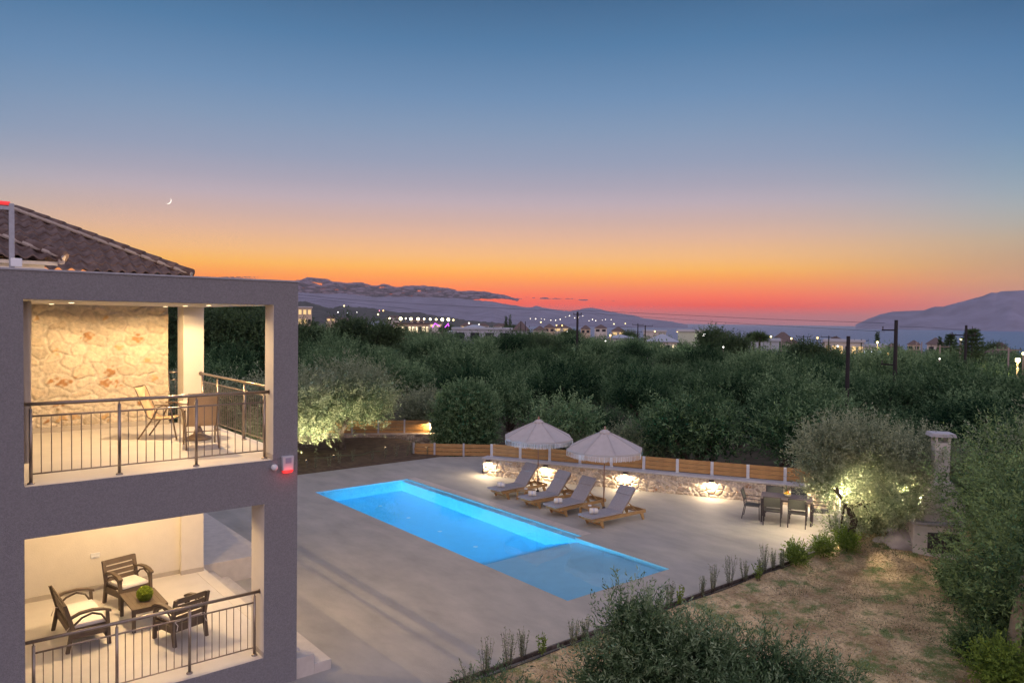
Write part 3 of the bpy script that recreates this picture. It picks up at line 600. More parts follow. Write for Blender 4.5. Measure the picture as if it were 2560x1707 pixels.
fo2 = stone_panel('end_face', M['stoneb'], (0, 0, -.05), tuple(-WN), (-WU[0], -WU[1]), .46, .72, .018, .25, .17, .04, pal, (.60, .52, .42), [], sw, seed=12, joint=.03)
def obox(t0, t1, o0, o1, z0, z1):
    p = [wpt(a, b) for a, b in ((t0, o0), (t1, o0), (t1, o1), (t0, o1))]; o_ = wpt(0)
    return [(x-o_[0], y-o_[1]) for x, y, _ in p], z0, z1
pl_, z0, z1 = obox(.02, LW, .01, .46, -.3, .655); MB().poly(pl_, 'z', z0, z1).build('wall_core', M['mortar'], sw)
pl_, z0, z1 = obox(-.05, LW, -.07, .48, .66, .72); MB().poly(pl_, 'z', z0, z1).build('wall_cap', M['cap'], sw, bevel=.008)
fe = empty('board_fence', wpt(0), 0, 'wooden board fence with white posts standing on the long low stone wall', 'fence')
o_ = wpt(0); tilt = Matrix.Rotation(math.atan2(WU[1], WU[0]), 4, 'Z'); pts_ = [.21+1.24*k for k in range(12)]
pm = None
for t in pts_:
    p = wpt(t, .33)
    if pm is None:
        m = MB(); m.box(-.05, -.035, -.03, .03, 0, .5).box(.035, .05, -.03, .03, 0, .5).box(-.035, .035, .012, .022, 0, .5).box(-.06, .06, -.04, .04, 0, .012); m.xf(tilt); pm = m.build('post', M['white'], fe, loc=(p[0]-o_[0], p[1]-o_[1], .72))
    else: c_ = pm.copy(); COL.objects.link(c_); c_.location = (p[0]-o_[0], p[1]-o_[1], .72)
bm_ = None
for i in range(11):
    for k in range(3):
        p = wpt(pts_[i]+.052, .33); 
        if bm_ is None: bm_ = MB().box(0, 1.136, -.012, .012, .02, .165).xf(tilt).build('board', M['fence'], fe, bevel=.004)
        else: bm_ = bm_.copy(); COL.objects.link(bm_)
        bm_.location = (p[0]-o_[0], p[1]-o_[1], .745+k*.156); bm_.parent = fe
def wall_lamp(name, loc, face, P_, label, group=None, col=WARM2):
    e = empty(name, loc, math.atan2(face[1], face[0]), label, 'wall lamp', group)
    MB().box(0, .11, -.085, .085, -.01, .055).build('housing', M['darkmetal'], e, bevel=.006)
    MB().box(.015, .095, -.07, .07, -.016, -.010).build('diffuser', M['warm'], e)
    strip_light('lamp', 'SPOT', (.17, 0, -.03), P_, col, e, r=.06, spot=R(172), direction=(.12, 0, -1)); return e
for t, lb in ((.23, 'first from its left end beside the deck corner'), (2.67, 'behind the first umbrella pole'), (5.81, 'between the second umbrella and the dining table'), (8.93, 'on the bare stretch left of the dining table'), (11.94, 'behind the dining chairs')):
    p = wpt(t, -.045); wall_lamp('wall_lamp', (p[0], p[1], .585), WN, 75, 'box lamp under the stone wall cap '+lb, 'lamps along the stone wall')
# ground level fence beyond the wall end
def board_run(name, p0, p1, z, h, nb, posts, label, mt=None):
    a = Vector((*p0, z)); b = Vector((*p1, z)); d = (b-a).normalized(); L_ = (b-a).length; e = empty(name, a, math.atan2(d.y, d.x), label, 'fence')
    for t in posts: MB().box(t*L_-.04, t*L_+.04, -.035, .035, -.4, h+.03).build('post', M['cap'], e)
    for i in range(len(posts)-1):
        for k in range(nb): MB().box(posts[i]*L_+.045, posts[i+1]*L_-.045, -.012, .012, h*k/nb+.012, h*(k+1)/nb-.01).build('board', mt or M['fence'], e)
    return e
board_run('board_fence', (18.2, 29.2), (21.0, 26.75), 0, .55, 3, [0, .26, .62, 1], 'low weathered board fence at the far corner of the deck left of the stone wall')
# far low stone wall, fence and its lamp
LA = np.array([14.2, 36.1]); LB = np.array([21.1, 31.65]); lu = (LB-LA)/np.linalg.norm(LB-LA); ln = np.array([lu[1], -lu[0]]); Ll = float(np.linalg.norm(LB-LA))
lw = empty('low_stone_wall', (LA[0], LA[1], 0), 0, 'low rubble stone wall in the garden behind the lit olive trees', 'stone wall')
stone_panel('stone_face', M['stoneb'], (0, 0, -.2), tuple(lu), tuple(ln), Ll, .6, .03, .42, .24, .05, pal, (.56, .46, .34), [], lw, seed=21, joint=.04)
MB().poly([(0, 0), (float(lu[0]*Ll), float(lu[1]*Ll)), (float(lu[0]*Ll-ln[0]*.5), float(lu[1]*Ll-ln[1]*.5)), (float(-ln[0]*.5), float(-ln[1]*.5))], 'z', -.3, .42).build('wall_top', M['coping'], lw)
p0 = LA-ln*.3; p1 = LB-ln*.3
lf = board_run('board_fence', tuple(p0), tuple(p1), .42, .66, 4, [0, .16, .32, .48, .64, .80, .96], 'horizontal board fence above the rubble wall behind the lit olive trees')
pL = LA+lu*(Ll*.955)-ln*.27; wall_lamp('fence_lamp', (float(pL[0]), float(pL[1]), .42+.56), ln, 80, 'glowing lamp on the end of the far board fence', col=WARM)
# ================================================================ garden ground
def patch(name, x0, x1, y0, y1, res, zf, m):
    X = np.arange(x0, x1+1e-6, res); Y = np.arange(y0, y1+1e-6, res); A, B = np.meshgrid(X, Y, indexing='ij'); I = np.arange(A.size).reshape(A.shape)
    Qd = np.stack([I[:-1, :-1].ravel(), I[1:, :-1].ravel(), I[1:, 1:].ravel(), I[:-1, 1:].ravel()], 1)
    return link(name, npmesh(name, np.stack([A.ravel(), B.ravel(), zf(A, B).ravel()], 1), Qd), m, smooth=True)
M['gsoil'] = mat('dry_garden_soil', (.42, .27, .12), .95, .3, 1.3, 1.0, 12, c2=(.82, .63, .34), det=10)
_t = M['gsoil'].node_tree; _b = _t.nodes['Principled BSDF']; _src = _b.inputs['Base Color'].links[0].from_socket; _co = _t.nodes.new('ShaderNodeTexCoord')
def _layer(src, scale, lo, hi, col, det=8):
    n1 = _t.nodes.new('ShaderNodeTexNoise'); n1.inputs['Scale'].default_value = scale; n1.inputs['Detail'].default_value = det; n1.inputs['Roughness'].default_value = .7; _t.links.new(_co.outputs['Object'], n1.inputs[0])
    m1_ = _t.nodes.new('ShaderNodeMapRange'); m1_.inputs['From Min'].default_value = lo; m1_.inputs['From Max'].default_value = hi; _t.links.new(n1.outputs['Fac'], m1_.inputs[0])
    x_ = _t.nodes.new('ShaderNodeMix'); x_.data_type = 'RGBA'; _t.links.new(m1_.outputs[0], x_.inputs['Factor']); _t.links.new(src, x_.inputs['A']); x_.inputs['B'].default_value = (*col, 1); return x_.outputs['Result']
_s = _layer(_src, 14, .50, .66, (.14, .085, .045)); _s = _layer(_s, 1.5, .50, .60, (.13, .19, .045)); _s = _layer(_s, 38, .58, .70, (.78, .70, .55), 3); _t.links.new(_s, _b.inputs['Base Color'])
M['bedsoil'] = mat('bed_soil', (.085, .05, .03), .95, .3, 3, 1.0, 12, c2=(.14, .095, .055))
def gz_(A, B): return -.02-.10*np.clip((10.4-B)/1.0, 0, 1)+.05*nz(A, B, 1.3)*np.clip((10.3-B), 0, 1)+.06*nz(A, B, .5)*np.clip((10.3-B)*.5, 0, 1)+.35*np.exp(-((A-21.6)**2+(B-9.4)**2)/1.2)
tag(patch('garden_ground', 5, 27, -4, 10.38, .16, gz_, M['gsoil']), kind='structure')
tag(patch('garden_bed', -6, 19.4, 28.12, 34.6, .2, lambda A, B: -.01+.25*np.clip((B-28.1)/2.5, 0, 1)+.05*nz(A, B, 1.5)*np.clip(B-28.2, 0, 1), M['bedsoil']), kind='structure')
def ggz(x, y): return float(gz_(np.array(x), np.array(y)))
kb = MB(); kb.bar((6, 10.37, -.02), (20.4, 10.31, -.02), .03, .07); kb.bar((20.4, 10.31, -.02), (21.3, 10.05, -.02), .03, .07); tag(kb.build('kerb', M['bark']), kind='structure')
tag(MB().tube([(x, 10.22+.03*math.sin(x*2), ggz(x, 10.2)+.015) for x in np.arange(6.5, 20, .4)], .009, 6).build('drip_hose', M['wire']), 'black irrigation hose along the planted edge of the deck', 'hose')
# ================================================================ foliage builders
def frames(dirs, rg):
    r = rg.normal(size=dirs.shape); s = np.cross(dirs, r); s /= np.linalg.norm(s, axis=1, keepdims=True)+1e-9; return s, np.cross(s, dirs)
def leaves(P, Dr, Lf, Wf, rg, tint):
    """rhombic leaves at P along Dr"""
    n = len(P); sd, up_ = frames(Dr, rg); Lf = np.asarray(Lf)*rg.uniform(.7, 1.25, n); Wf = np.asarray(Wf)*rg.uniform(.7, 1.2, n)
    a = P; b = P+Dr*(Lf*.45)[:, None]+sd*Wf[:, None]*.5; c = P+Dr*Lf[:, None]+up_*(Lf*.08)[:, None]; d = P+Dr*(Lf*.45)[:, None]-sd*Wf[:, None]*.5
    V = np.stack([a, b, c, d], 1).reshape(-1, 3); return V, np.arange(4*n).reshape(n, 4), np.repeat(tint, 4)
def shoots(lobes, nsh, length, nleaf, Lf, Wf, seed, upb=.55, fill=.25, spread=.8, droop=0):
    """lobes: (centre, radii). shoots leave the outer part of each lobe; fill = share of loose inner leaves"""
    rg = np.random.default_rng(seed); vol = np.array([r[0]*r[1]*r[2] for _, r in lobes])**.7; vol /= vol.sum()
    Li = rg.choice(len(lobes), nsh, p=vol); C = np.array([l[0] for l in lobes], float)[Li]; Rr = np.array([l[1] for l in lobes], float)[Li]
    d = rg.normal(size=(nsh, 3)); d /= np.linalg.norm(d, axis=1, keepdims=True); rad = rg.uniform(.45, 1.0, nsh)**.6
    base = C+d*Rr*rad[:, None]*.92; dr = d*Rr/ Rr.mean(1, keepdims=True)+np.array([0, 0, upb])+rg.normal(size=(nsh, 3))*.35; dr /= np.linalg.norm(dr, axis=1, keepdims=True)
    Ls = length*rg.uniform(.5, 1.3, nsh); t = (np.arange(nleaf)+.5)/nleaf
    P = base[:, None]+dr[:, None]*(Ls[:, None]*t)[..., None]; P[..., 2] -= droop*(Ls[:, None]*t)**2
    P = P+rg.normal(size=P.shape)*length*.035
    ld = dr[:, None]+rg.normal(size=P.shape)*spread; ld /= np.linalg.norm(ld, axis=2, keepdims=True)
    st = rg.random(nsh); tint = np.clip(.15+.55*st[:, None]+.3*rg.random((nsh, nleaf))*t, 0, 1)
    P = P.reshape(-1, 3); ld = ld.reshape(-1, 3); tint = tint.ravel()
    nf = int(len(P)*fill); Lj = rg.choice(len(lobes), nf, p=vol); C2 = np.array([l[0] for l in lobes], float)[Lj]; R2 = np.array([l[1] for l in lobes], float)[Lj]
    d2 = rg.normal(size=(nf, 3)); d2 /= np.linalg.norm(d2, axis=1, keepdims=True); P2 = C2+d2*R2*(rg.random(nf)**.5*.85)[:, None]; ld2 = rg.normal(size=(nf, 3)); ld2 /= np.linalg.norm(ld2, axis=1, keepdims=True)
    P = np.r_[P, P2]; ld = np.r_[ld, ld2]; tint = np.r_[tint, rg.random(nf)*.35]; sc = np.r_[np.ones(len(tint)-nf), np.full(nf, 1.5)]  # inner leaves tinted darker, shade inside the crown put into their colour
    return leaves(P, ld, Lf*sc, Wf*sc, rg, tint)
def lobeset(seed, n, R_, zc, Hh, squash=.8):
    rg = random.Random(seed); o = []
    for i in range(n):
        a = 2*math.pi*i/n+rg.uniform(-.4, .4); d = R_*rg.uniform(.35, .62); r = R_*rg.uniform(.42, .62)
        o.append(((d*math.cos(a), d*math.sin(a), zc+rg.uniform(-.3, .35)*Hh), (r, r, r*squash*rg.uniform(.8, 1.15))))
    o.append(((0, 0, zc+.25*Hh), (R_*.6, R_*.6, R_*.55))); return o
def trunk_mesh(seed, h, r, lobes, nl=4):
    rg = random.Random(seed); m = MB(); lean = (rg.uniform(-.15, .15)*h, rg.uniform(-.15, .15)*h); fork = h*.42
    P = [(0, 0, -.25), (lean[0]*.2+.03, .02, .12*h), (lean[0]*.45, lean[1]*.4, .27*h), (lean[0]*.7, lean[1]*.7, fork)]; m.tube(P, [r*1.5, r*1.1, r*.95, r*.85], 9)
    for q in range(min(nl, len(lobes))):
        c = lobes[q][0]; a = P[-1]; mid = (a[0]+(c[0]-a[0])*.45+rg.uniform(-.1, .1), a[1]+(c[1]-a[1])*.45+rg.uniform(-.1, .1), a[2]+(c[2]-a[2])*.5)
        m.tube([(a[0], a[1], a[2]-.05), mid, (c[0]*1.0, c[1]*1.0, c[2]), (c[0]*1.15, c[1]*1.15, c[2]+.3*lobes[q][1][2])], [r*.62, r*.42, r*.22, r*.08], 7)
    return m
def tree_proto(name, seed, R_, zc, Hh, h, tr, nlobes, nsh, length, nleaf, Lf, Wf, lm, **k):
    lobes = lobeset(seed, nlobes, R_, zc, Hh); V, Fq, T = shoots(lobes, nsh, length, nleaf, Lf, Wf, seed, **k)
    cm = npmesh('crown', V, Fq, attr=T); cm.materials.append(lm)
    tm = trunk_mesh(seed, h, tr, lobes); me = bpy.data.meshes.new('trunk'); me.from_pydata(tm.v, [], tm.f); me.materials.append(M['bark']); me.shade_smooth()
    return cm, me
def plant_tree(pr, name, loc, sc=1, rz=0, label=None, cat='tree', group=None, sz=None):
    e = empty(name, loc, rz, label, cat, group); e.scale = (sc, sc, sz or sc)
    link('crown', pr[0], None, e); link('trunk', pr[1], None, e); return e
# near olives: fine leaves
PA = [tree_proto('o', s_, 1.9, 1.75, 1.9, 1.6, .13, 8, 1100, .75, 15, .125, .034, M['olive'], fill=.5) for s_ in (3, 8, 14)]
PG = [tree_proto('g', s_, 2.25, 2.9, 1.8, 2.8, .16, 6, 520, .85, 12, .17, .05, M['grove'], fill=.45) for s_ in (21, 22, 23, 24, 25, 26)]
PD = [tree_proto('d', s_, 2.0, 2.7, 1.7, 2.6, .16, 5, 520, .7, 12, .15, .06, M['darkleaf'], fill=.6) for s_ in (31, 32)]
# --- the olive right of the dining table, leaning trunk
rt_l = [((-.62, .55, 2.5), (.8, .8, .75)), ((1.35, -1.25, 2.45), (.9, .9, .7)), ((2.0, -1.9, 1.9), (.8, .8, .8)), ((-.55, .6, 1.75), (.5, .5, .45)), ((.5, -.35, .55), (.5, .5, .35)), ((-.1, .3, .35), (.4, .4, .3)), ((.9, -.1, .5), (.5, .5, .4)), ((1.5, -1.3, .6), (.6, .6, .45)), ((.2, -.2, 2.75), (1.0, 1.0, .75)), ((-.6, .2, 1.75), (.8, .9, .7)), ((.6, -.9, 2.1), (.9, .9, .8)), ((.5, .5, 1.5), (.75, .75, .65)), ((.9, -.6, 1.15), (.7, .8, .6)), ((-.3, .8, 2.4), (.6, .6, .5)), ((.2, -1.2, 1.5), (.8, .8, .7)), ((1.3, -1.0, 1.5), (.8, .8, .7)), ((1.1, -1.1, .8), (.6, .6, .5)), ((1.75, -1.55, 1.15), (.7, .7, .6)), ((.75, -.35, .95), (.55, .55, .4)), ((-.2, .5, 2.9), (.7, .7, .5))]
V, Fq, T = shoots(rt_l, 4600, .55, 16, .085, .024, 77, fill=.4)
_q = V.reshape(-1, 4, 3); _c = _q[:, 0]-np.array([-.09, .34, 1.42]); _tc = -np.array([20.95, 10.12, -4.8])/math.hypot(20.95, 10.12, 4.8); _pr = _c@_tc; _pd = np.linalg.norm(_c-_pr[:, None]*_tc, axis=1); _k = ~((np.linalg.norm(_c, axis=1) < .42) | ((_pr > 0) & (_pd < .20))); V = _q[_k].reshape(-1, 3); T = T.reshape(-1, 4)[_k].ravel(); Fq = np.arange(len(V)).reshape(-1, 4)
e = empty('olive_tree', (20.95, 10.12, .02), 0, 'broad silvery olive tree lit by the garden lamp at the deck corner', 'tree')
link('crown', npmesh('crown', V, Fq, attr=T), M['olive'], e)
m = MB(); m.tube([(0, 0, -.2), (.04, 0, .1), (-.05, .02, .35), (.06, -.02, .6), (-.06, .04, .85), (-.1, .1, 1.15)], [.20, .15, .12, .10, .09, .08], 10)
for c_ in rt_l[:6]: m.tube([(-.1, .1, 1.0), (c_[0][0]*.4-.1, c_[0][1]*.4, 1.35), c_[0]], [.07, .045, .015], 7)
m.build('trunk', M['bark'], e, True)
# --- the two lit olives beyond the deck
for (x, y, pi, sc, rz, lb) in ((15.73, 31.4, 0, 1.22, .4, 'warmly lit olive tree with a dark gnarled trunk in front of the far board fence'), (12.7, 30.6, 1, 1.15, 2.0, 'yellow lit olive tree right beside the grey house corner'),
                               (18.0, 34.6, 2, 1.1, 1.0, 'green olive tree whose crown hangs over the far board fence'), (10.4, 31.5, 2, 1.0, 4.2, 'dim olive tree seen through the upper balcony opening, low on the right'), (8.3, 33.0, 0, 1.1, 3.0, 'dim olive tree seen through the upper balcony behind the railing')):
    plant_tree(PA[pi], 'olive_tree', (x, y, .15), sc, rz, lb)
for (x, y, d, P_) in ((14.3, 29.3, (.05, .55, 1.25), 480), (12.9, 28.9, (-.1, .6, 1.1), 700), (17.1, 29.8, (-.05, .6, 1.2), 260)):
    e = empty('garden_spotlight', (x, y, .12), 0, {14.3: 'small spike spotlight left of the dark olive trunk', 12.9: 'small spike spotlight close to the house corner', 17.1: 'small spike spotlight right of the dark olive trunk'}[x], 'spotlight', 'spike spotlights in the far garden bed')
    MB().tube([(0, 0, -.1), (0, 0, .14)], .012, 6).build('spike', M['darkmetal'], e); dv = Vector(d).normalized()
    MB().tube([Vector((0, 0, .16)), Vector((0, 0, .16))+dv*.11], .035, 12).build('lamp_head', M['darkmetal'], e)
    MB().tube([Vector((0, 0, .16))+dv*.112, Vector((0, 0, .16))+dv*.116], .03, 12).build('lens', M['warm'], e)
    strip_light('lamp', 'SPOT', Vector((0, 0, .16))+dv*.15, P_, (1, .84, .54), e, r=.03, spot=R(125), direction=d)
tag(MB().tube([(13.8, 30.0, .22), (14.2, 29.9, .2), (14.8, 30.1, .21), (15.3, 29.8, .19), (15.9, 29.7, .19), (16.5, 30.1, .2), (16.9, 30.0, .2)], .014, 6).build('garden_hose', M['herb']), 'pale hose lying on the soil in front of the dark olive trunk', 'hose')
# round clipped bush
lob = [((0, 0, 1.9), (1.95, 1.95, 1.7)), ((0, 0, 2.7), (1.6, 1.6, 1.25)), ((0, 0, 1.0), (1.8, 1.8, 1.1))]
V, Fq, T = shoots(lob, 2600, .26, 12, .10, .035, 55, fill=.7, upb=.3); _d = ray(1072, 760); _k = 36.3/math.hypot(_d[0], _d[1]); RB = (_d[0]*_k, _d[1]*_k); e = empty('clipped_tree', (RB[0], RB[1], -.5), 0, 'large rounded dark green clipped tree behind the far corner fence', 'tree')
link('crown', npmesh('crown', V, Fq, attr=T), M['grove'], e); MB().tube([(0, 0, -.5), (0, 0, 1)], .16, 8).build('trunk', M['bark'], e)
# --- foreground olive crowns, close to the camera
def near_tree(name, loc, lobes, nsh, seed, label, lm, length=.42, Lf=.07, Wf=.017, nleaf=18, h=2.0, fill=.5):
    V, Fq, T = shoots(lobes, nsh, length, nleaf, Lf, Wf, seed, fill=fill, upb=.7); e = empty(name, loc, 0, label, 'tree'); link('crown', npmesh('crown', V, Fq, attr=T), lm, e)
    trunk_mesh(seed, h, .10, lobes, 4).build('trunk', M['bark'], e, True); return e
M['fgolive'] = leafmat('near_olive_leaf', (.02, .055, .022), (.44, .56, .33), mid=(.12, .20, .085))
near_tree('olive_tree', (7.55, 6.35, -.1), [((-.05, .15, 2.28), (.38, .38, .40)), ((.0, -.1, 1.9), (.6, .6, .5)), ((.55, -.5, 1.75), (.5, .5, .5)), ((-.35, .3, 1.5), (.5, .5, .5)), ((.2, -.3, 1.2), (.7, .7, .5)), ((.45, -.55, 1.95), (.35, .35, .35))], 1700, 101, 'tall olive sapling rising in front of the near pool corner', M['fgolive'])
near_tree('olive_tree', (8.65, 5.2, -.1), [((0, 0, 1.75), (.6, .6, .45)), ((.5, -.4, 1.5), (.5, .5, .42)), ((-.5, .2, 1.3), (.6, .6, .5)), ((.3, -.3, .9), (.8, .8, .5)), ((-.2, -.5, 1.2), (.6, .6, .5))], 1350, 102, 'dense young olive tree in the middle of the dry front garden', M['fgolive'])
near_tree('olive_tree', (7.35, 4.65, -.1), [((0, 0, 1.6), (.6, .6, .5)), ((-.3, .35, 1.2), (.6, .6, .5)), ((.4, -.3, 1.2), (.6, .6, .5))], 1200, 103, 'young olive tree cut by the bottom edge between the two other saplings', M['fgolive'])
near_tree('olive_tree', (6.15, 7.6, -.1), [((.0, .15, 1.15), (.35, .35, .28)), ((.2, -.15, 1.0), (.32, .32, .3)), ((-.35, .3, .95), (.3, .3, .3))], 260, 104, 'low olive sprig at the bottom edge near the shadow bands', M['fgolive'], length=.4)
# --- trees along the right edge of the garden
RL = [((0, 0, 2.9), (1.2, 1.2, .9)), ((-.9, .6, 2.2), (1.0, 1.0, .8)), ((.7, -.8, 2.1), (1.1, 1.1, .9)), ((-.3, -.3, 1.4), (1.2, 1.2, .9)), ((.4, .6, 1.0), (1.1, 1.1, .8)), ((-.8, -.6, .8), (.9, .9, .7))]
M['right'] = leafmat('right_leaf', (.03, .075, .03), (.34, .48, .18))
for i, (x, y, s_, n_, lb) in enumerate(((21.3, 6.15, 71, 1150, 'leafy tree at the right behind the white outdoor oven chimney'), (18.9, 5.35, 72, 1100, 'dense leafy tree on the right side of the dry garden'), (22.9, 5.4, 73, 800, 'tall tree at the upper right edge of the garden'),
                                        (16.5, 4.05, 74, 900, 'overhanging leafy tree at the right edge with a pale bare trunk'))):
    V, Fq, T = shoots(RL, n_, .6, 15, .085, .028, s_, fill=.35, upb=.5); e = empty('leafy_tree', (x, y, -.1), i*1.3, lb, 'tree'); k_ = (1.05, 1.0, 1.15, 1.12)[i]; e.scale = (k_, k_, k_*(1.0, .92, 1.05, .95)[i])
    link('crown', npmesh('crown', V, Fq, attr=T), M['right'] if i != 2 else M['olive'], e)
    trunk_mesh(s_, 2.4, .11, RL, 4).build('trunk', M['bark'], e, True)
for i, (x, y, r_, lb) in enumerate(((14.6, 4.35, .55, 'yellow green shrub low at the right edge beside the pale bare trunk'), (16.9, 5.2, .6, 'leafy shrub under the dense tree at the right of the garden'), (18.9, 6.6, .55, 'leafy shrub at the foot of the dense tree nearer the oven'), (15.6, 5.1, .42, 'small shrub before the pale bare trunk'))):
    V, Fq, T = shoots([((0, 0, r_*.8), (r_, r_, r_*.8)), ((.3, -.2, r_*.5), (r_, r_, r_*.6))], 420, .3, 13, .07, .026, 400+i, fill=.4); e = empty('shrub', (x, y, ggz(x, y)), 0, lb, 'shrub'); link('foliage', npmesh('foliage', V, Fq, attr=T), M['right'] if i != 0 else M['bright'], e); MB().tube([(0, 0, -.05), (0, 0, r_*.8)], .02, 5).build('stem', M['bark'], e)
tk = MB().tube([(15.9, 4.62, -.3), (15.85, 4.6, .5), (15.9, 4.55, 1.1), (16.1, 4.5, 1.7)], [.14, .11, .10, .08], 10); tag(tk.build('tree_stump', mat('pale_bark', (.30, .25, .17), .9, .2, 8, .8, 25), smooth=True), 'pale bare trunk standing at the lower right edge of the garden', 'trunk')
# ================================================================ outdoor oven, boulders, lamp post
M['whitewash'] = mat('whitewash', (.72, .68, .60), .9, .1, 5, .6, 30)
ov = empty('outdoor_oven', (22.0, 8.25, -.1), R(-52), 'white outdoor oven with a tall chimney standing behind the olive tree', 'oven')
MB().box(-.75, .75, -.45, .45, 0, .95).build('oven_base', M['whitewash'], ov, bevel=.03)
MB().box(-.8, .8, -.5, .5, .952, 1.02).build('worktop', M['cap'], ov, bevel=.01)
MB().poly([(-.6, 1.02), (.6, 1.02), (.52, 1.6), (.22, 2.1), (-.22, 2.1), (-.52, 1.6)], 'y', -.36, .36).build('oven_hood', M['whitewash'], ov, bevel=.03)
MB().box(-.19, .19, -.19, .19, 2.1, 3.14).build('chimney_stack', M['whitewash'], ov, bevel=.015)
c4 = MB()
for a_, b_ in ((-.19, -.19), (.13, -.19), (-.19, .13), (.13, .13)): c4.box(a_, a_+.06, b_, b_+.06, 3.14, 3.30)
c4.build('chimney_openings', M['whitewash'], ov); MB().poly([(-.32, 3.30), (.32, 3.30), (.28, 3.40), (-.28, 3.40)], 'y', -.28, .28).build('chimney_cap', M['cap'], ov, bevel=.008)
MB().box(-.4, .4, -.46, -.452, .2, .75).build('shaded_opening_panel', M['darkmetal'], ov)  # flat panel on the solid base, an opening's shade put into its dark colour
ol = empty('oven_lamp', (21.62, 9.02, 1.72), R(-52), 'warm lamp on a short arm at the front of the outdoor oven', 'lamp'); MB().tube([(0, .3, .1), (0, 0, .06)], .012, 6).build('arm', M['darkmetal'], ol); MB().lathe([(.08, 0), (.05, .06), (.02, .08)], n=14).build('shade', M['darkmetal'], ol); MB().lathe([(.06, -.012), (.06, -.004)], n=14).build('diffuser', M['warm'], ol); strip_light('lamp', 'POINT', (0, 0, -.08), 900, (1, .82, .58), ol, r=.05)
gw = MB().box(21.7, 22.9, 7.25, 7.45, -.2, 1.15); tag(gw.build('garden_wall', mat('yellow_plaster', (.55, .46, .26), .9, .1, 5, .5, 40), bevel=.01), 'short ochre plastered wall right of the outdoor oven', 'wall')
for i, (x, y, rx_, ry_, rz_, lb) in enumerate(((21.55, 9.0, .62, .45, .42, 'large pale boulder under the olive tree'), (22.1, 8.7, .4, .35, .3, 'smaller pale boulder half hidden by olive leaves'), (21.25, 9.45, .28, .22, .16, 'flat pale stone at the foot of the olive trunk'))):
    rg = random.Random(40+i); b_ = MB().ball((0, 0, 0), (rx_, ry_, rz_), 16, 10, .16, rg); o = b_.build('boulder', mat('boulder_stone', (.44, .40, .36), .9, .15, 4, .8, 14) if i == 0 else bpy.data.materials['boulder_stone'], smooth=True, loc=(x, y, .12)); tag(o, lb, 'boulder')
gp = empty('garden_lamp', (20.86, 10.46, 0), 0, 'slim garden lamp post with a bright bulb between the dining table and the olive tree', 'garden lamp')
MB().tube([(0, 0, 0), (0, 0, 1.32)], .025, 10).lathe([(.07, 0), (.07, .02), (.03, .03)], n=16).build('post', M['grey'], gp, True)
MB().lathe([(.03, 1.32), (.045, 1.34), (.02, 1.36)], n=14).build('collar', M['darkmetal'], gp)
M['bulb'] = glow('bulb_glow', (1, .88, .66), 60); MB().ball((0, 0, 1.405), .048, 14, 10).build('bulb', M['bulb'], gp, True)
strip_light('lamp', 'POINT', (.0, 0, 1.47), 650, (1, .80, .52), gp, r=.05)
# ================================================================ sun loungers
def lounger():
    r = empty('sun_lounger', (0, 0, 0)); r['category'] = 'sun lounger'; r['group'] = 'wooden sun loungers along the pool'
    # x: foot end (0) to head end (2.15), width in y
    f = MB()
    for s in (-1, 1): f.bar((.10, s*.30, .245), (2.28, s*.30, .245), .04, .10)
    f.bar((.10, -.28, .245), (.10, .28, .245), .04, .10); f.bar((2.26, -.28, .245), (2.26, .28, .245), .04, .10); f.bar((1.22, -.28, .235), (1.22, .28, .235), .05, .06)
    f.build('frame', M['wood'], r, bevel=.004, seg=1)
    sl = MB()
    for k in range(11): sl.bar((.16+k*.10, -.29, .305), (.16+k*.10, .29, .305), .07, .016)
    sl.build('seat_slats', M['wood'], r)
    for x, lean in ((.30, .05), (2.06, .05)):
        for s in (-1, 1):
            MB().poly([(x-.07, .22), (x+.07, .22), (x+lean+.07, 0), (x+lean, 0)], 'y', s*.34-.02, s*.34+.02).build('leg', M['wood'], r, bevel=.004, seg=1)
    MB().bar((.36, -.33, .09), (.36, .33, .09), .03, .05).build('stretcher', M['wood'], r)
    a = R(48); bx, bz = 1.26, .315; L_ = .84; d = Vector((math.cos(a), 0, math.sin(a)))
    m = MB()
    for s in (-1, 1): m.bar((bx, s*.26, bz), tuple(Vector((bx, s*.26, bz))+d*L_), .035, .03)
    for k in range(8): p = Vector((bx, 0, bz))+d*(.05+k*.105); m.bar((p.x, -.25, p.z), (p.x, .25, p.z), .03, .06, (d.x, 0, d.z))
    m.build('backrest_frame', M['wood'], r)
    m = MB()
    for s in (-1, 1): m.bar((bx+.42*d.x, s*.2, bz+.42*d.z), (2.0, s*.2, .24), .03, .03)
    m.bar((2.0, -.28, .25), (2.0, .28, .25), .04, .03); m.bar((bx+.42*d.x, -.24, bz+.42*d.z), (bx+.42*d.x, .24, bz+.42*d.z), .03, .03); m.build('back_support', M['wood'], r)
    MB().box(-.06, 1.22, -.31, .31, .318, .375).build('seat_cushion', M['cushion'], r, bevel=.018)
    pp = MB().box(-.045, 1.20, -.316, -.31, .328, .336).box(-.045, 1.20, .31, .316, .328, .336).box(-.066, -.06, -.29, .29, .328, .336).build('piping', M['piping'], bpy.data.objects[r.children[-1].name] if r.children else r)
    Mb = Matrix.Translation((bx-.02, 0, bz+.012)) @ Matrix.Rotation(-a, 4, 'Y')
    bc = MB().box(-.01, L_+.03, -.31, .31, .012, .068).xf(Mb).build('back_cushion', M['cushion'], r, bevel=.018)
    MB().box(L_*.70, L_+.055, -.315, .315, .066, .092).xf(Mb).build('head_flap', M['cushion'], bc, bevel=.012)
    return r
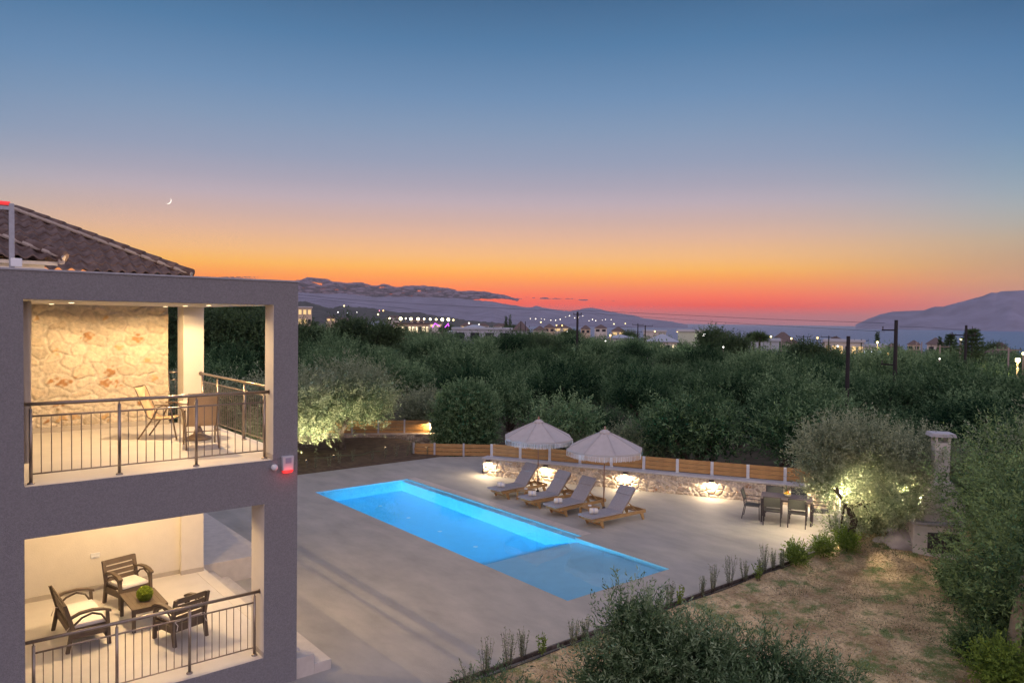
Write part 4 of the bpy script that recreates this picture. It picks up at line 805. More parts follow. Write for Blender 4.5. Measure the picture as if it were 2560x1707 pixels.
L0 = lounger(); spots = [(15.98, 15.83, 'sun lounger nearest the camera, last in the row beside the second side table'), (15.99, 17.43, 'third sun lounger, between the middle gap and the second umbrella pole'),
                         (15.99, 18.70, 'second sun lounger, standing right of the first umbrella pole'), (15.97, 20.33, 'farthest sun lounger, close to the left end of the stone wall')]
M['tie'] = M['towel']
for i, (x, y, lb) in enumerate(spots):
    o = L0 if i == 0 else copy_tree(L0); o.location = (x, y, 0); o.rotation_euler.z = R((-2.0, 1.6, -.8, 2.2)[i]); o['label'] = lb
    t = MB(); rr = .075; n_ = 40; pts = []
    for k in range(3):
        t.tube([(0, -.19+.004*k, 0), (0, .19-.004*k, 0)], [rr-.018*k]*2, 16)
    t = MB().lathe([(.06, -.13), (.082, -.123), (.087, -.06), (.084, 0), (.088, .06), (.082, .123), (.06, .13)], n=18)
    t.xf(Matrix.Rotation(math.pi/2, 4, 'X')); tw = empty('rolled_towel', (x+.30, y-.02, .463), R((52, 60, 48, 40)[i]), ('on the nearest sun lounger', 'on the third sun lounger', 'on the second sun lounger', 'on the farthest sun lounger')[i].join(('cream rolled towel lying ', '')), 'towel', 'rolled towels on the loungers')
    o2 = t.build('towel_roll', M['towel'], tw, True)
    MB().lathe([(.0855, -.02), (.0855, .02)], n=18).xf(Matrix.Rotation(math.pi/2, 4, 'X')).build('ribbon', M['piping'], tw)
# side tables
def side_table(x, y, lb, dl):
    e = empty('side_table', (x, y, 0), 0, lb, 'side table', 'low wooden side tables between the loungers')
    m = MB()
    for k in range(6): m.box(-.23+k*.078, -.165+k*.078, -.24, .24, .335, .353)
    m.build('tabletop', M['wood'], e); MB().box(-.22, .22, -.22, -.19, .27, .334).box(-.22, .22, .19, .22, .27, .334).build('apron', M['wood'], e)
    for a in (-1, 1):
        for b in (-1, 1): MB().box(a*.2-.025, a*.2+.025, b*.2-.025, b*.2+.025, 0, .334).build('leg', M['wood'], e)
    tag(MB().lathe([(.03, .0), (.055, .005), (.06, .04), (.05, .04), (.045, .012)], n=18).build('ashtray', M['white'], smooth=True, loc=(x+.03, y+.02, .354)), dl, 'ashtray', 'small white dishes on the side tables')
side_table(16.77, 19.58, 'low wooden side table under the first umbrella', 'small white dish on the side table under the first umbrella')
side_table(16.88, 16.58, 'low wooden side table beside the nearest lounger and second umbrella', 'small white dish on the side table beside the nearest lounger')
# ================================================================ umbrellas
def umbrella():
    e = empty('parasol', (0, 0, 0)); e['category'] = 'umbrella'; e['group'] = 'fringed cream umbrellas over the loungers'
    MB().tube([(0, 0, 0), (0, 0, 2.62)], .021, 12).build('pole', M['pole'], e, True)
    MB().lathe([(.06, 0), (.06, .02), (.035, .06)], n=18).build('pole_foot', M['darkmetal'], e)
    Rr, zt, ze = 1.30, 2.60, 2.0; n = 8; m = MB(); sm = MB(); sub = 8; rad = 10
    def P(a, t, sag=True):
        k = a/(2*math.pi/n); fr = k-math.floor(k); edge = math.cos(math.pi/n)/math.cos((fr-.5)*2*math.pi/n); r_ = Rr*t*edge
        z = zt-(zt-ze)*(t**1.12); z -= .045*math.sin(math.pi*fr)*math.sin(math.pi*min(1, t*1.0)*.8) if sag else 0
        return (r_*math.cos(a), r_*math.sin(a), z)
    na = n*sub
    for i in range(rad+1):
        for k in range(na): m.v.append(P(2*math.pi*k/na, max(.02, i/rad)))
    for i in range(rad):
        for k in range(na): m.f.append((i*na+k, i*na+(k+1) % na, (i+1)*na+(k+1) % na, (i+1)*na+k))
    cn = m.build('canopy', M['canvas'], e, True)
    for k in range(n): a = 2*math.pi*k/n; sm.tube([tuple(Vector(P(a, t, False))+Vector((0, 0, .006))) for t in (.03, .25, .5, .75, 1)], .007, 6)
    sm.build('seams', M['seam'], cn)
    fr_ = MB(); rg = random.Random(3); nf = 300
    lo = MB()
    for k in range(na):      # short valance band
        a0 = 2*math.pi*k/na; a1 = 2*math.pi*(k+1)/na; p0 = P(a0, 1); p1 = P(a1, 1); lo.add([p0, p1, (p1[0], p1[1], p1[2]-.06), (p0[0], p0[1], p0[2]-.06)], [(0, 1, 2, 3)])
    lo.build('valance', M['canvas'], e)
    for k in range(nf):
        a = 2*math.pi*(k+rg.uniform(-.2, .2))/nf; p = P(a, 1); w = .0075; l_ = .165+rg.uniform(-.015, .02); tx, ty = -math.sin(a), math.cos(a); q = rg.uniform(-.008, .008); o_ = 1.004
        fr_.add([(p[0]*o_-tx*w, p[1]*o_-ty*w, p[2]-.05), (p[0]*o_+tx*w, p[1]*o_+ty*w, p[2]-.05), (p[0]*o_+tx*(w+q), p[1]*o_+ty*(w+q), p[2]-.05-l_), (p[0]*o_-tx*(w-q), p[1]*o_-ty*(w-q), p[2]-.05-l_)], [(0, 1, 2, 3)])
    fr_.build('fringe', M['fringe'], e, fix=False)
    MB().lathe([(.03, 2.6), (.045, 2.63), (.02, 2.66), (.035, 2.69), (.03, 2.72), (.005, 2.75)], n=14).build('finial', M['pole'], e, True)
    MB().lathe([(.21, 2.50), (.16, 2.58), (.06, 2.635), (.02, 2.64)], n=16).build('vent_cap', M['canvas'], cn, True)
    rb_ = MB()
    for k in range(n): a = 2*math.pi*k/n; rb_.bar((0, 0, 2.5), tuple(Vector(P(a, .98, False))-Vector((0, 0, .02))), .014, .014)
    for k in range(n): a = 2*math.pi*k/n; rb_.bar((0, 0, 1.95), tuple(Vector(P(a, .5, False))-Vector((0, 0, .02))), .012, .012)
    rb_.build('ribs', M['pole'], e); MB().lathe([(.035, 1.92), (.035, 2.0)], n=12).build('runner', M['pole'], e)
    return e
U = umbrella(); U.location = (17.97, 20.30, 0); U.rotation_euler.z = R(30); U['label'] = 'cream fringed umbrella over the two farther sun loungers'
U2 = copy_tree(U); U2.location = (18.12, 17.14, 0); U2.rotation_euler.z = R(14); U2['label'] = 'cream fringed umbrella over the two nearer sun loungers'
# ================================================================ dining set
DT = Vector((21.60, 12.55, 0)); DA = math.atan2(-1.32, .73)      # long axis of the table
dt = empty('dining_table', DT, DA, 'brown slatted outdoor dining table with six chairs in front of the stone wall', 'table')
m = MB(); 
for k in range(10): m.box(-.76, .76, -.44+k*.089, -.356+k*.089, .745, .77)
m.build('tabletop', M['tabletop'], dt); MB().box(-.74, .74, -.43, -.40, .69, .744).build('apron', M['darkmetal'], dt); MB().box(-.74, .74, .40, .43, .69, .744).build('apron', M['darkmetal'], dt)
for a in (-1, 1):
    for b in (-1, 1): MB().box(a*.72-.025, a*.72+.025, b*.41-.025, b*.41+.025, 0, .744).build('leg', M['darkmetal'], dt)
def dchair():
    r = empty('dining_chair', (0, 0, 0)); r['category'] = 'chair'; r['group'] = 'dark sling chairs around the dining table'   # faces +x
    for s in (-1, 1):
        MB().tube([(.24, s*.25, 0), (.22, s*.25, .64)], .013, 8).build('leg', M['darkmetal'], r)
        MB().tube([(-.30, s*.25, 0), (-.22, s*.25, .42), (-.25, s*.25, .62), (-.34, s*.25, .90)], .014, 8).build('leg', M['darkmetal'], r)
        MB().box(-.26, .25, s*.25-.022, s*.25+.022, .64, .66).build('armrest', M['darkmetal'], r)
    fr = MB(); fr.bar((-.22, -.24, .42), (-.22, .24, .42), .02, .02).bar((.22, -.24, .42), (.22, .24, .42), .02, .02)
    for s in (-1, 1): fr.bar((-.22, s*.245, .42), (.22, s*.245, .42), .02, .02)
    fr.build('frame', M['darkmetal'], r)
    MB().bar((-.34, -.25, .89), (-.34, .25, .89), .02, .02).build('top_bar', M['darkmetal'], r); MB().bar((-.225, -.25, .50), (-.225, .25, .50), .015, .02).build('lower_bar', M['darkmetal'], r)
    MB().box(-.20, .22, -.235, .235, .425, .437).build('seat', M['sling'], r)
    MB().poly([(-.232, .56), (-.226, .56), (-.338, .875), (-.346, .875)], 'y', -.235, .235).build('backrest', M['sling'], r)
    return r
dc = dchair(); ax = Vector((math.cos(DA), math.sin(DA), 0)); bx_ = Vector((-math.sin(DA), math.cos(DA), 0))   # bx_: away from the pool
first = True
for (u_, v_, ang, lb) in ((-.40, -.50, DA+math.pi/2, 'dining chair on the pool side of the table, at its left half'), (.33, -.50, DA+math.pi/2, 'dining chair on the pool side of the table, at its right half'),
                          (-.40, .55, DA-math.pi/2, 'dining chair by the stone wall, behind the left half of the table'), (.36, .55, DA-math.pi/2, 'dining chair by the stone wall, behind the fruit bowl'),
                          (-1.02, 0, DA, 'dining chair at the left end of the table'), (1.0, .0, DA+math.pi, 'dining chair at the right end of the table beside the olive tree')):
    o = dc if first else copy_tree(dc); first = False; p = DT+ax*u_+bx_*v_; o.location = p; o.rotation_euler.z = ang+R(random.uniform(-3, 3)); o['label'] = lb
fb = empty('fruit_bowl', DT+ax*.02+bx_*.0+Vector((0, 0, .771)), 0, 'glass bowl of yellow and red fruit with green leaves on the dining table', 'fruit bowl')
MB().lathe([(.05, 0), (.06, .008), (.11, .05), (.13, .10), (.127, .10), (.105, .052), (.05, .012)], n=22).build('bowl', mat('bowl_glass', (.35, .33, .28), .15), fb, True)
fcol = {'y': mat('yellow_fruit', (.75, .50, .06), .4), 'r': mat('red_fruit', (.55, .10, .04), .4), 'g': mat('green_fruit', (.30, .42, .06), .4)}
for (x, y, z, r_, c_) in ((-.05, -.03, .08, .045, 'y'), (.05, -.05, .08, .042, 'y'), (.0, .05, .08, .045, 'g'), (.06, .04, .09, .04, 'r'), (-.06, .05, .10, .04, 'y'), (0, -.01, .15, .045, 'r'), (.03, .02, .2, .035, 'r'), (-.04, 0, .15, .04, 'y')):
    MB().ball((x, y, z), r_, 12, 8).build('fruit', fcol[c_], fb, True)
rg_ = np.random.default_rng(9); V, Fq, T = leaves(np.tile([0, 0, .18], (30, 1))+rg_.normal(size=(30, 3))*.03, (lambda a: a/np.linalg.norm(a, axis=1, keepdims=True))(rg_.normal(size=(30, 3))+np.array([0, 0, 1.6])), .20, .03, rg_, rg_.random(30))
link('leaves', npmesh('leaves', V, Fq, attr=T), M['herb'], fb)
# ================================================================ balcony furniture
def sling_chair():
    r = empty('sling_chair', (0, 0, 0)); r['category'] = 'chair'; r['group'] = 'tan sling chairs on the upper balcony'
    for s in (-1, 1):
        MB().tube([(-.36, s*.27, 0), (-.10, s*.27, .38), (.02, s*.27, .62), (.12, s*.27, .66), (.22, s*.27, .62), (.27, s*.27, .5), (.36, s*.27, 0)], .016, 8).build('leg_frame', M['bronze'], r, True)
        MB().box(-.04, .22, s*.27-.022, s*.27+.022, .655, .675).build('armrest', M['bronze'], r, bevel=.006)
    sc = [(-.44, 1.0), (-.40, .93), (-.33, .75), (-.24, .55), (-.19, .43), (-.10, .385), (.05, .385), (.20, .405), (.27, .40)]
    for s in (-1, 1): MB().tube([(x, s*.245, z) for x, z in sc], .012, 8).build('side_rail', M['bronze'], r, True)
    MB().bar((-.44, -.245, 1.0), (-.44, .245, 1.0), .02, .02).build('top_bar', M['bronze'], r)
    MB().bar((-.2, -.27, .30), (-.2, .27, .30), .014, .014).build('stretcher', M['bronze'], r)
    m = MB(); n = len(sc)
    for s in (-.235, .235):
        for x, z in sc: m.v.append((x, s, z+.004))
    for i in range(n-1): m.f.append((i, i+1, n+i+1, n+i))
    o = m.build('sling_seat', M['slingtan'], r, True); md = o.modifiers.new('t', 'SOLIDIFY'); md.thickness = .006
    return r
sc0 = sling_chair(); sc0.location = (3.96, 15.56, U0+.003); sc0.rotation_euler.z = R(-35); sc0['label'] = 'tan sling chair standing side-on near the stone wall on the upper balcony'
sc1 = copy_tree(sc0); sc1.location = (4.25, 14.12, U0+.003); sc1.rotation_euler.z = R(78); sc1['label'] = 'tan sling chair with its back to the front balcony railing'
bt = empty('bistro_table', (4.46, 14.98, U0+.003), 0, 'round pedestal table between the two tan chairs on the upper balcony', 'table')
MB().lathe([(.35, .70), (.36, .71), (.36, .725), (.35, .73)], n=32).build('tabletop', mat('beige_top', (.55, .46, .38), .4, .05, 8), bt); MB().lathe([(.045, .1), (.045, .70)], n=18).build('pedestal', M['bronze'], bt, True)
MB().lathe([(.25, 0), (.25, .02), (.20, .05), (.10, .10), (.07, .18), (.046, .24)], n=32).build('base', M['bronze'], bt, True)
# ================================================================ lower terrace furniture
def armchair(name, W_, label, loc, rz):
    r = empty(name, loc, rz, label, 'armchair' if W_ < 1 else 'love seat'); h = W_/2   # faces +x
    if W_ < 1: r['group'] = 'slatted resin armchairs on the lower terrace'
    for s in (-1, 1):
        MB().poly([(.27, 0), (.33, 0), (.30, .58), (.25, .58)], 'y', s*h-.03, s*h+.03).build('leg', M['rattan'], r, bevel=.008)
        MB().poly([(-.36, 0), (-.30, 0), (-.22, .40), (-.34, .82), (-.40, .82), (-.29, .40)], 'y', s*h-.03, s*h+.03).build('leg', M['rattan'], r, bevel=.008)
        at_ = MB(); pr = [(-.30, .60), (-.15, .66), (.05, .675), (.22, .65), (.33, .60)]
        pts = [(x, z) for x, z in pr]+[(x, z-.04) for x, z in reversed(pr)]; at_.poly(pts, 'y', s*(h+.005)-.04, s*(h+.005)+.04); a_ = at_.build('armrest', M['rattan'], r, bevel=.01)
        MB().tube([(-.27, s*h, .42), (-.12, s*h, .55), (.04, s*h, .60), (.18, s*h, .54), (.27, s*h, .40)], .018, 6).build('brace', M['rattan'], a_)
        MB().box(-.27, .27, s*h-.018, s*h+.018, .22, .34).build('side_panel', M['rattan'], r, bevel=.006)
    MB().box(.25, .285, -h+.03, h-.03, .22, .355).build('front_apron', M['rattan'], r, bevel=.006); MB().box(.25, .28, -h+.03, h-.03, .13, .19).build('front_rail', M['rattan'], r, bevel=.006)
    MB().box(-.27, -.24, -h+.03, h-.03, .22, .355).build('rear_apron', M['rattan'], r, bevel=.006)
    MB().box(-.26, .27, -h+.03, h-.03, .34, .37).build('seat', M['rattan'], r)
    for k in range(4):
        z0 = .43+k*.10; t0 = (z0-.40)/.42; x0 = -.255-.10*t0; hh = .075 if k < 3 else .10
        MB().poly([(x0-.012, z0), (x0+.012, z0), (x0+.012-hh*.25, z0+hh), (x0-.012-hh*.25, z0+hh)], 'y', -h+.025, h-.025).build('back_slat', M['rattan'], r, bevel=.006)
    c_ = MB().box(-.23, .29, -h+.05, h-.05, .372, .445).build('seat_cushion', M['whitecush'], r, bevel=.025)
    for s in (-1, 1): MB().tube([(-.23, s*(h-.06), .40), (-.30, s*(h-.02), .42), (-.34, s*(h-.05), .36), (-.36, s*(h-.02), .28)], .007, 5).build('tie', M['whitecush'], c_)
    return r
armchair('love_seat', 1.22, 'brown slatted love seat with a white cushion beside the left end of the low table', (2.44, 14.86, LO0), R(2))
armchair('armchair', .60, 'brown slatted armchair with white cushion standing close to the back wall', (3.46, 16.12, LO0), R(-75))
armchair('armchair', .60, 'brown slatted armchair seen from behind near the front railing', (3.80, 13.80, LO0), R(106))
ct = empty('coffee_table', (3.47, 14.95, LO0), R(0), 'low brown table with a moss ball on the lower terrace', 'table')
m = MB()
for k in range(7): m.box(-.30+k*.0862, -.217+k*.0862, -.5, .5, .395, .42)
m.build('tabletop', M['rattan'], ct)
for a in (-1, 1):
    for b in (-1, 1): MB().box(a*.27-.03, a*.27+.03, b*.47-.03, b*.47+.03, 0, .394).build('leg', M['rattan'], ct, bevel=.006)
MB().box(-.29, .29, -.49, -.45, .33, .394).build('apron', M['rattan'], ct); MB().box(-.29, .29, .45, .49, .33, .394).build('apron', M['rattan'], ct)
rg_ = np.random.default_rng(12); d_ = rg_.normal(size=(5200, 3)); d_ /= np.linalg.norm(d_, axis=1, keepdims=True); tg = np.cross(d_, rg_.normal(size=d_.shape)); tg /= np.linalg.norm(tg, axis=1, keepdims=True); tg = tg+d_*.25; tg /= np.linalg.norm(tg, axis=1, keepdims=True)
V, Fq, T = leaves(d_*(.115+.012*rg_.random((5200, 1))), tg, .05, .010, rg_, rg_.random(5200)); mbq = empty('moss_ball', (3.47, 14.86, LO0+.42+.118), 0, 'bright green moss ball ornament on the low brown table', 'moss ball')
link('moss', npmesh('moss', V, Fq, attr=T), M['moss'], mbq); MB().ball((0, 0, 0), .112, 20, 14).build('core', mat('moss_core', (.06, .09, .01), .9), mbq, True)
# ================================================================ planting along the deck edge
def herb(loc, h, n, seed, label, group, lm='herb', name='herb_plant', lean=.25, Lf=.05, Wf=.012, dens=26, spread=.8):
    rg = np.random.default_rng(seed); base = np.array([0, 0, 0.0]); P = []; Dd = []; T = []; st = MB()
    for i in range(n):
        a = rg.uniform(0, 6.28); l = rg.uniform(.05, lean); top = np.array([math.cos(a)*l*h, math.sin(a)*l*h, h*rg.uniform(.65, 1.05)]); b0 = np.array([math.cos(a)*.03, math.sin(a)*.03, 0])
        st.tube([b0-[0, 0, .05], (b0+top)/2+rg.normal(size=3)*.01, top], [.004, .003, .0015], 4)
        for t in np.linspace(.12, 1, dens):
            p = b0+(top-b0)*t; d = (top-b0)/np.linalg.norm(top-b0)+rg.normal(size=3)*spread; P.append(p); Dd.append(d/np.linalg.norm(d)); T.append(rg.random())
    V, Fq, TT = leaves(np.array(P), np.array(Dd), Lf, Wf, rg, np.array(T)); e = empty(name, loc, 0, label, 'plant', group); link('foliage', npmesh('foliage', V, Fq, attr=TT), M[lm], e); st.build('stem', M['bark'], e)
wh = ['at the bottom edge beside the kerb', 'below the wide shadow band', 'beside a bright green shoot', 'right of the bright green shoot', 'in front of the sapling', 'half hidden by the sapling', 'beside the pool corner', 'left of the small bright seedling', 'second after the seedling', 'on the open stretch of deck edge', 'midway to the bright bushes', 'just left of the bright bushes', 'on the deck edge right under the pool corner', 'leaning over the kerb below the pool corner', 'between the seedling and the bright bushes', 'close to the lime green bush']
hs = [(7.95, 10.3, .55), (8.45, 10.28, .62), (8.85, 10.35, .50), (10.0, 10.2, .50), (10.35, 10.25, .42), (11.6, 10.3, .5), (13.0, 10.3, .5), (14.6, 10.3, .55), (15.25, 10.28, .62), (15.8, 10.25, .5), (16.75, 10.3, .62), (17.15, 10.28, .45), (12.3, 10.25, .38), (14.1, 10.25, .42), (16.45, 10.2, .40), (17.4, 10.2, .42)]
for i, (x, y, h_) in enumerate(hs): herb((x, y, ggz(x, y)), h_*1.1, 15, 200+i, 'upright herb '+wh[i], 'upright herbs along the front deck edge')
herb((7.45, 10.15, ggz(7.5, 10.1)), .42, 12, 231, 'low bushy herb clump at the kerb near the shadow bands', 'upright herbs along the front deck edge', lean=.7)
for i, (x, y, h_, n_, lb) in enumerate(((9.22, 10.25, .42, 7, 'small bright green seedling beside the front kerb'), (13.35, 10.28, .38, 7, 'small bright green seedling on a stake near the pool corner'), (16.15, 10.1, .36, 8, 'small yellow green seedling midway along the deck edge'))):
    herb((x, y, ggz(x, y)), h_, n_, 250+i, lb, 'bright seedlings', 'bright', 'seedling', .35, .07, .03, 16, 1.0)
for i, (x, y, r_, lb) in enumerate(((17.9, 10.1, .34, 'bright lime green bush, left of the three at the deck corner'), (19.2, 10.05, .30, 'darker green bush in the middle of the three at the deck corner'), (20.1, 9.85, .33, 'yellow green bush at the foot of the garden lamp'))):
    V, Fq, T = shoots([((0, 0, r_*.9), (r_, r_, r_*.8))], 170, .20, 12, .05, .02, 300+i, fill=.5); e = empty('bush', (x, y, ggz(x, y)), 0, lb, 'bush'); link('foliage', npmesh('foliage', V, Fq, attr=T), M['bright'], e); MB().tube([(0, 0, -.05), (0, 0, r_*.8)], .015, 5).build('stem', M['bark'], e)
for i in range(17):
    x = 7.6+i*.68+random.uniform(-.15, .15); y = 28.75+random.uniform(-.25, .25)
    herb((x, y, .04), random.uniform(.45, .75), 7, 330+i, ('thin pale stem plant in the dark bed beyond the deck'), 'stem plants in the far garden bed', dens=18)
herb((18.0, 29.0, .04), .95, 10, 360, 'taller pale green plant at the right end of the dark bed', 'stem plants in the far garden bed', dens=26)
# dry grass and weeds on the garden
def grass(n, seed, xr, yr, keep, Lf, Wf, name, m):
    rg = np.random.default_rng(seed); P = np.c_[rg.uniform(*xr, n), rg.uniform(*yr, n)]; k = keep(P[:, 0], P[:, 1], rg); P = P[k]; z = gz_(P[:, 0], P[:, 1]); P = np.c_[P, z-.01]
    d = rg.normal(size=(len(P), 3))*[.75, .75, .25]+[0, 0, .8]; d /= np.linalg.norm(d, axis=1, keepdims=True); V, Fq, T = leaves(P, d, Lf*rg.uniform(.4, 1.2, len(P)), Wf, rg, np.clip(.5+.35*nz(P[:, 0], P[:, 1], 1.7)+rg.normal(size=len(P))*.18, 0, 1))
    tag(link(name, npmesh(name, V, Fq, attr=T), M[m]), {'dry_grass': 'short dry golden grass and straw covering the front garden soil', 'weeds': 'green weeds and seedlings creeping through the dry grass'}[name], 'grass', kind='stuff')
grass(120000, 5, (7, 24), (3.2, 10.25), lambda x, y, rg: (.55+.45*nz(x, y, 1.1)+.3*nz(x, y, 3.1)) > rg.random(len(x))*1.1-.15, .075, .006, 'dry_grass', 'dry')
grass(170000, 6, (7.5, 24), (3.2, 10.2), lambda x, y, rg: (.10+.6*nz(x+5, y, 1.3)+.5*nz(x, y+3, 3.3)+.10*(x-14)*.5-.12*(y-7)) > rg.random(len(x))*1.3, .05, .012, 'weeds', 'darkleaf')
tag(MB().box(11.6, 11.85, 7.6, 7.85, -.12, .02).build('paving_stone', M['cap'], bevel=.02), 'pale flat stone lying in the dry grass', 'stone')
# ================================================================ olive grove beyond the fence
rgG = random.Random(12); spotsG = []
def azpt(X, D): d = ray(X, 760); k = D/math.hypot(d[0], d[1]); return d[0]*k, d[1]*k
def in_clear(x, y):
    if x < 7.5 and y < 38: return True
    if y < 36.5 and x < 21.8 and y > 26: return True            # garden bed and far fence
    if math.hypot(x-RB[0], y-RB[1]) < 4.2 or (abs((x*RB[1]-y*RB[0])/36.3) < 3.4 and math.hypot(x, y) < 37): return True
    q = np.array([x, y])-WA; t = q@WU; off = -(q@WN)
    if y > 11 and off < 3.0: return True
    if y <= 11 and x < 26.5: return True
    if abs(YAW-math.atan2(y, x)-math.atan((940*DS-CX)/F)) < .012 and math.hypot(x, y) < 44: return True   # dark gap behind the fence lamp
    return False
D = 27.0
while D < 215:
    sp = 3.9+D*.020; X = -420.0
    while X < 2780:
        x, y = azpt(X+rgG.uniform(-.3, .3)*sp*1713/D, D+rgG.uniform(-.35, .35)*sp)
        if not in_clear(x, y) and not (X < 380 and D < 200 and X > -1): spotsG.append((D, x, y, X))
        X += sp*1713/D*1.02
    D += sp*.95
spotsG.sort(); cmG = {}
grp = 'olive trees of the dense grove beyond the board fence'
NT = 262
far = []
for i, (D, x, y, X) in enumerate(spotsG):
    z = ghs(x, y); sc = rgG.uniform(.74, 1.18)*(1.02 if D > 45 else .92); rz = rgG.uniform(0, 6.28); pi_ = rgG.randrange(6)
    if 1150 < X < 1600 and D < 32: sc *= .9
    if i < NT: plant_tree(PG[pi_], 'olive_tree', (x, y, z), sc, rz, 'dark green olive tree standing in the dense grove beyond the board fence', 'tree', grp, sz=sc*rgG.uniform(.85, 1.1))
    else: far.append((x, y, z, sc, rz, D))
# far rows read as one mass of foliage
rgF = np.random.default_rng(5); Vs = []; Ts = []
for (x, y, z, sc, rz, D) in far:
    lb = lobeset(int(D*7+x) % 9999, 4, 2.4*sc*(1+D*.0008), 2.7*sc, 1.7*sc); n_ = 520 if D < 150 else 380
    Li = rgF.integers(0, len(lb), n_); C = np.array([l[0] for l in lb])[Li]; Rr = np.array([l[1] for l in lb])[Li]; d = rgF.normal(size=(n_, 3)); d /= np.linalg.norm(d, axis=1, keepdims=True)
    P = C+d*Rr*(rgF.random(n_)**.4)[:, None]+np.array([x, y, z]); dd = d+rgF.normal(size=(n_, 3))*.6+[0, 0, .4]; dd /= np.linalg.norm(dd, axis=1, keepdims=True)
    V, _, T = leaves(P, dd, .42, .17, rgF, np.clip(rgF.random()*.35+.25*rgF.random(n_)+.3*(d[:, 2] > .2), 0, 1)); Vs.append(V); Ts.append(T)  # upward leaves tinted lighter, light from above put into the colour
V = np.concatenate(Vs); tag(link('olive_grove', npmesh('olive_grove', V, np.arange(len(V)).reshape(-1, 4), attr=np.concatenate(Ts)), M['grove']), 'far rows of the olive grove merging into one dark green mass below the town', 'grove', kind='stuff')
# a few named trees that stand out
for (X, D, sc, pi_, pr, lb) in ((1292, 32.5, .80, 0, 'PA', 'pale silvery olive tree just behind the fence between the two umbrellas'), (1455, 32.0, .85, 1, 'PA', 'pale silvery olive tree just behind the fence right of the second umbrella'), (985, 42, .95, 2, 'PA', 'pale olive tree behind the left side of the clipped round tree'),
                                (1560, 34, .85, 0, 'PG', 'grey green olive tree in the second row behind the stone wall'), (1640, 118, 1.75, 0, 'PD', 'tall dark tree rising above the grove beside the white floodlight'), (1690, 112, 1.5, 1, 'PD', 'dark tree right of the tall one beside the white floodlight'),
                                (1855, 100, 1.45, 1, 'PD', 'dark bushy tree rising in front of the old white villa'), (1905, 104, 1.2, 0, 'PD', 'smaller dark tree right of the bushy one before the villa'), (800, 95, 1.75, 0, 'PD', 'tall dark tree above the grove right of the lit hotel'), (885, 100, 1.6, 1, 'PD', 'dark pointed tree above the grove left of the floodlit pitch'),
                                (500, 62, 1.75, 0, 'PD', 'tall dark tree seen left through the upper balcony side opening'), (548, 66, 1.95, 1, 'PD', 'tallest dark tree seen through the middle of the upper balcony side opening'), (590, 60, 1.7, 0, 'PD', 'tall dark tree seen beside the front pillar through the upper balcony'), (398, 70, 1.9, 1, 'PD', 'tall dark tree in the narrow gap beside the stone wall of the balcony'), (690, 75, 1.5, 1, 'PD', 'dark tree just right of the house edge above the lit olives'), (1215, 95, 1.35, 0, 'PD', 'dark tree rising over the grove left of the forked utility pole'), (1250, 90, 1.3, 1, 'PD', 'round dark tree just right of the one by the forked pole')):
    x, y = azpt(X, D); pr_ = {'PA': PA, 'PG': PG, 'PD': PD}[pr][pi_]; plant_tree(pr_, 'tree' if pr == 'PD' else 'olive_tree', (x, y, ghs(x, y)), sc, D, lb)
# ================================================================ the town below
def base_at(X, D): x, y = azpt(X, D); return x, y, ghs(x, y)
def yz(Y, X, D): return at(X, Y, D).z
def building(name, X0, X1, D, Ytop, label, wall, roofm=None, hip=0, win=0, floors=1, lit=None, depth=14, over=.5, wcol=None, cat='building'):
    """box with its long side towards the viewer; windows as parts"""
    x0, y0, z0 = base_at(X0, D); x1, y1, z1 = base_at(X1, D); zb = min(z0, z1)-3; ht = yz(Ytop, (X0+X1)/2, D)-zb; W_ = math.hypot(x1-x0, y1-y0)
    e = empty(name, (x0, y0, zb), math.atan2(y1-y0, x1-x0), label, cat); bb = ht-(hip or 0)
    MB().box(0, W_, 0, depth, 0, bb).build('wall', wall, e)
    if hip:
        o = over; m = MB().add([(-o, -o, bb+.01), (W_+o, -o, bb+.01), (W_+o, depth+o, bb+.01), (-o, depth+o, bb+.01), (min(depth, W_)*.45, depth/2, bb+hip), (W_-min(depth, W_)*.45, depth/2, bb+hip)], [(0, 1, 5, 4), (1, 2, 5), (2, 3, 4, 5), (3, 0, 4), (3, 2, 1, 0)]); m.build('roof', roofm or M['roof'], e)
    else: MB().box(-.3, W_+.3, -.3, depth+.3, bb+.01, bb+.45).build('roof', roofm or M['cap'], e)
    fh = min(3.1, (bb)/(floors+.2)); 
    for f_ in range(floors):
        for k in range(win):
            u = W_*(k+.5)/win; zt = bb-.7-f_*fh; w_ = W_/win*.30
            MB().box(u-w_, u+w_, -.06, -.004, zt-1.5, zt).build('window', (lit if (lit and (k*7+f_*3) % 4 != 1) else M['glass']), e)
    return e
M['villa'] = mat('villa_wall', (.62, .58, .52), .9, .06, .5); M['shed'] = mat('shed_wall', (.52, .56, .42), .85, .05, .3); M['metalroof'] = mat('metal_roof', (.42, .45, .50), .6, .08, .3); M['hotel'] = mat('hotel_wall', (.62, .50, .36), .85, .05, .4)
wl1 = glow('lit_window', (1, .66, .30), 1.1); wl2 = glow('lit_facade_window', (1, .80, .50), 2.0); wl3 = glow('cool_window', (.75, .88, 1), 1.6)
hb = building('hotel', 640, 716, 260, 706.5, 'lit three storey hotel with warm balconies right behind the house edge', M['hotel'], win=7, floors=3, lit=wl1)
building('hotel', 505, 600, 330, 706, 'long warmly lit hotel wing seen through the upper balcony', M['hotel'], win=8, floors=1, lit=wl1)
for k, X in enumerate((700, 712)): pass
building('long_pavilion', 823, 902, 210, 737.5, 'low long pavilion with warm lit openings left of the sports pitch', M['villa'], M['metalroof'], hip=1.2, win=8, lit=wl1)
building('kiosk_row', 905, 985, 225, 745, 'low row of orange lit stalls under the floodlights', M['hotel'], M['roof'], win=10, lit=wl2)
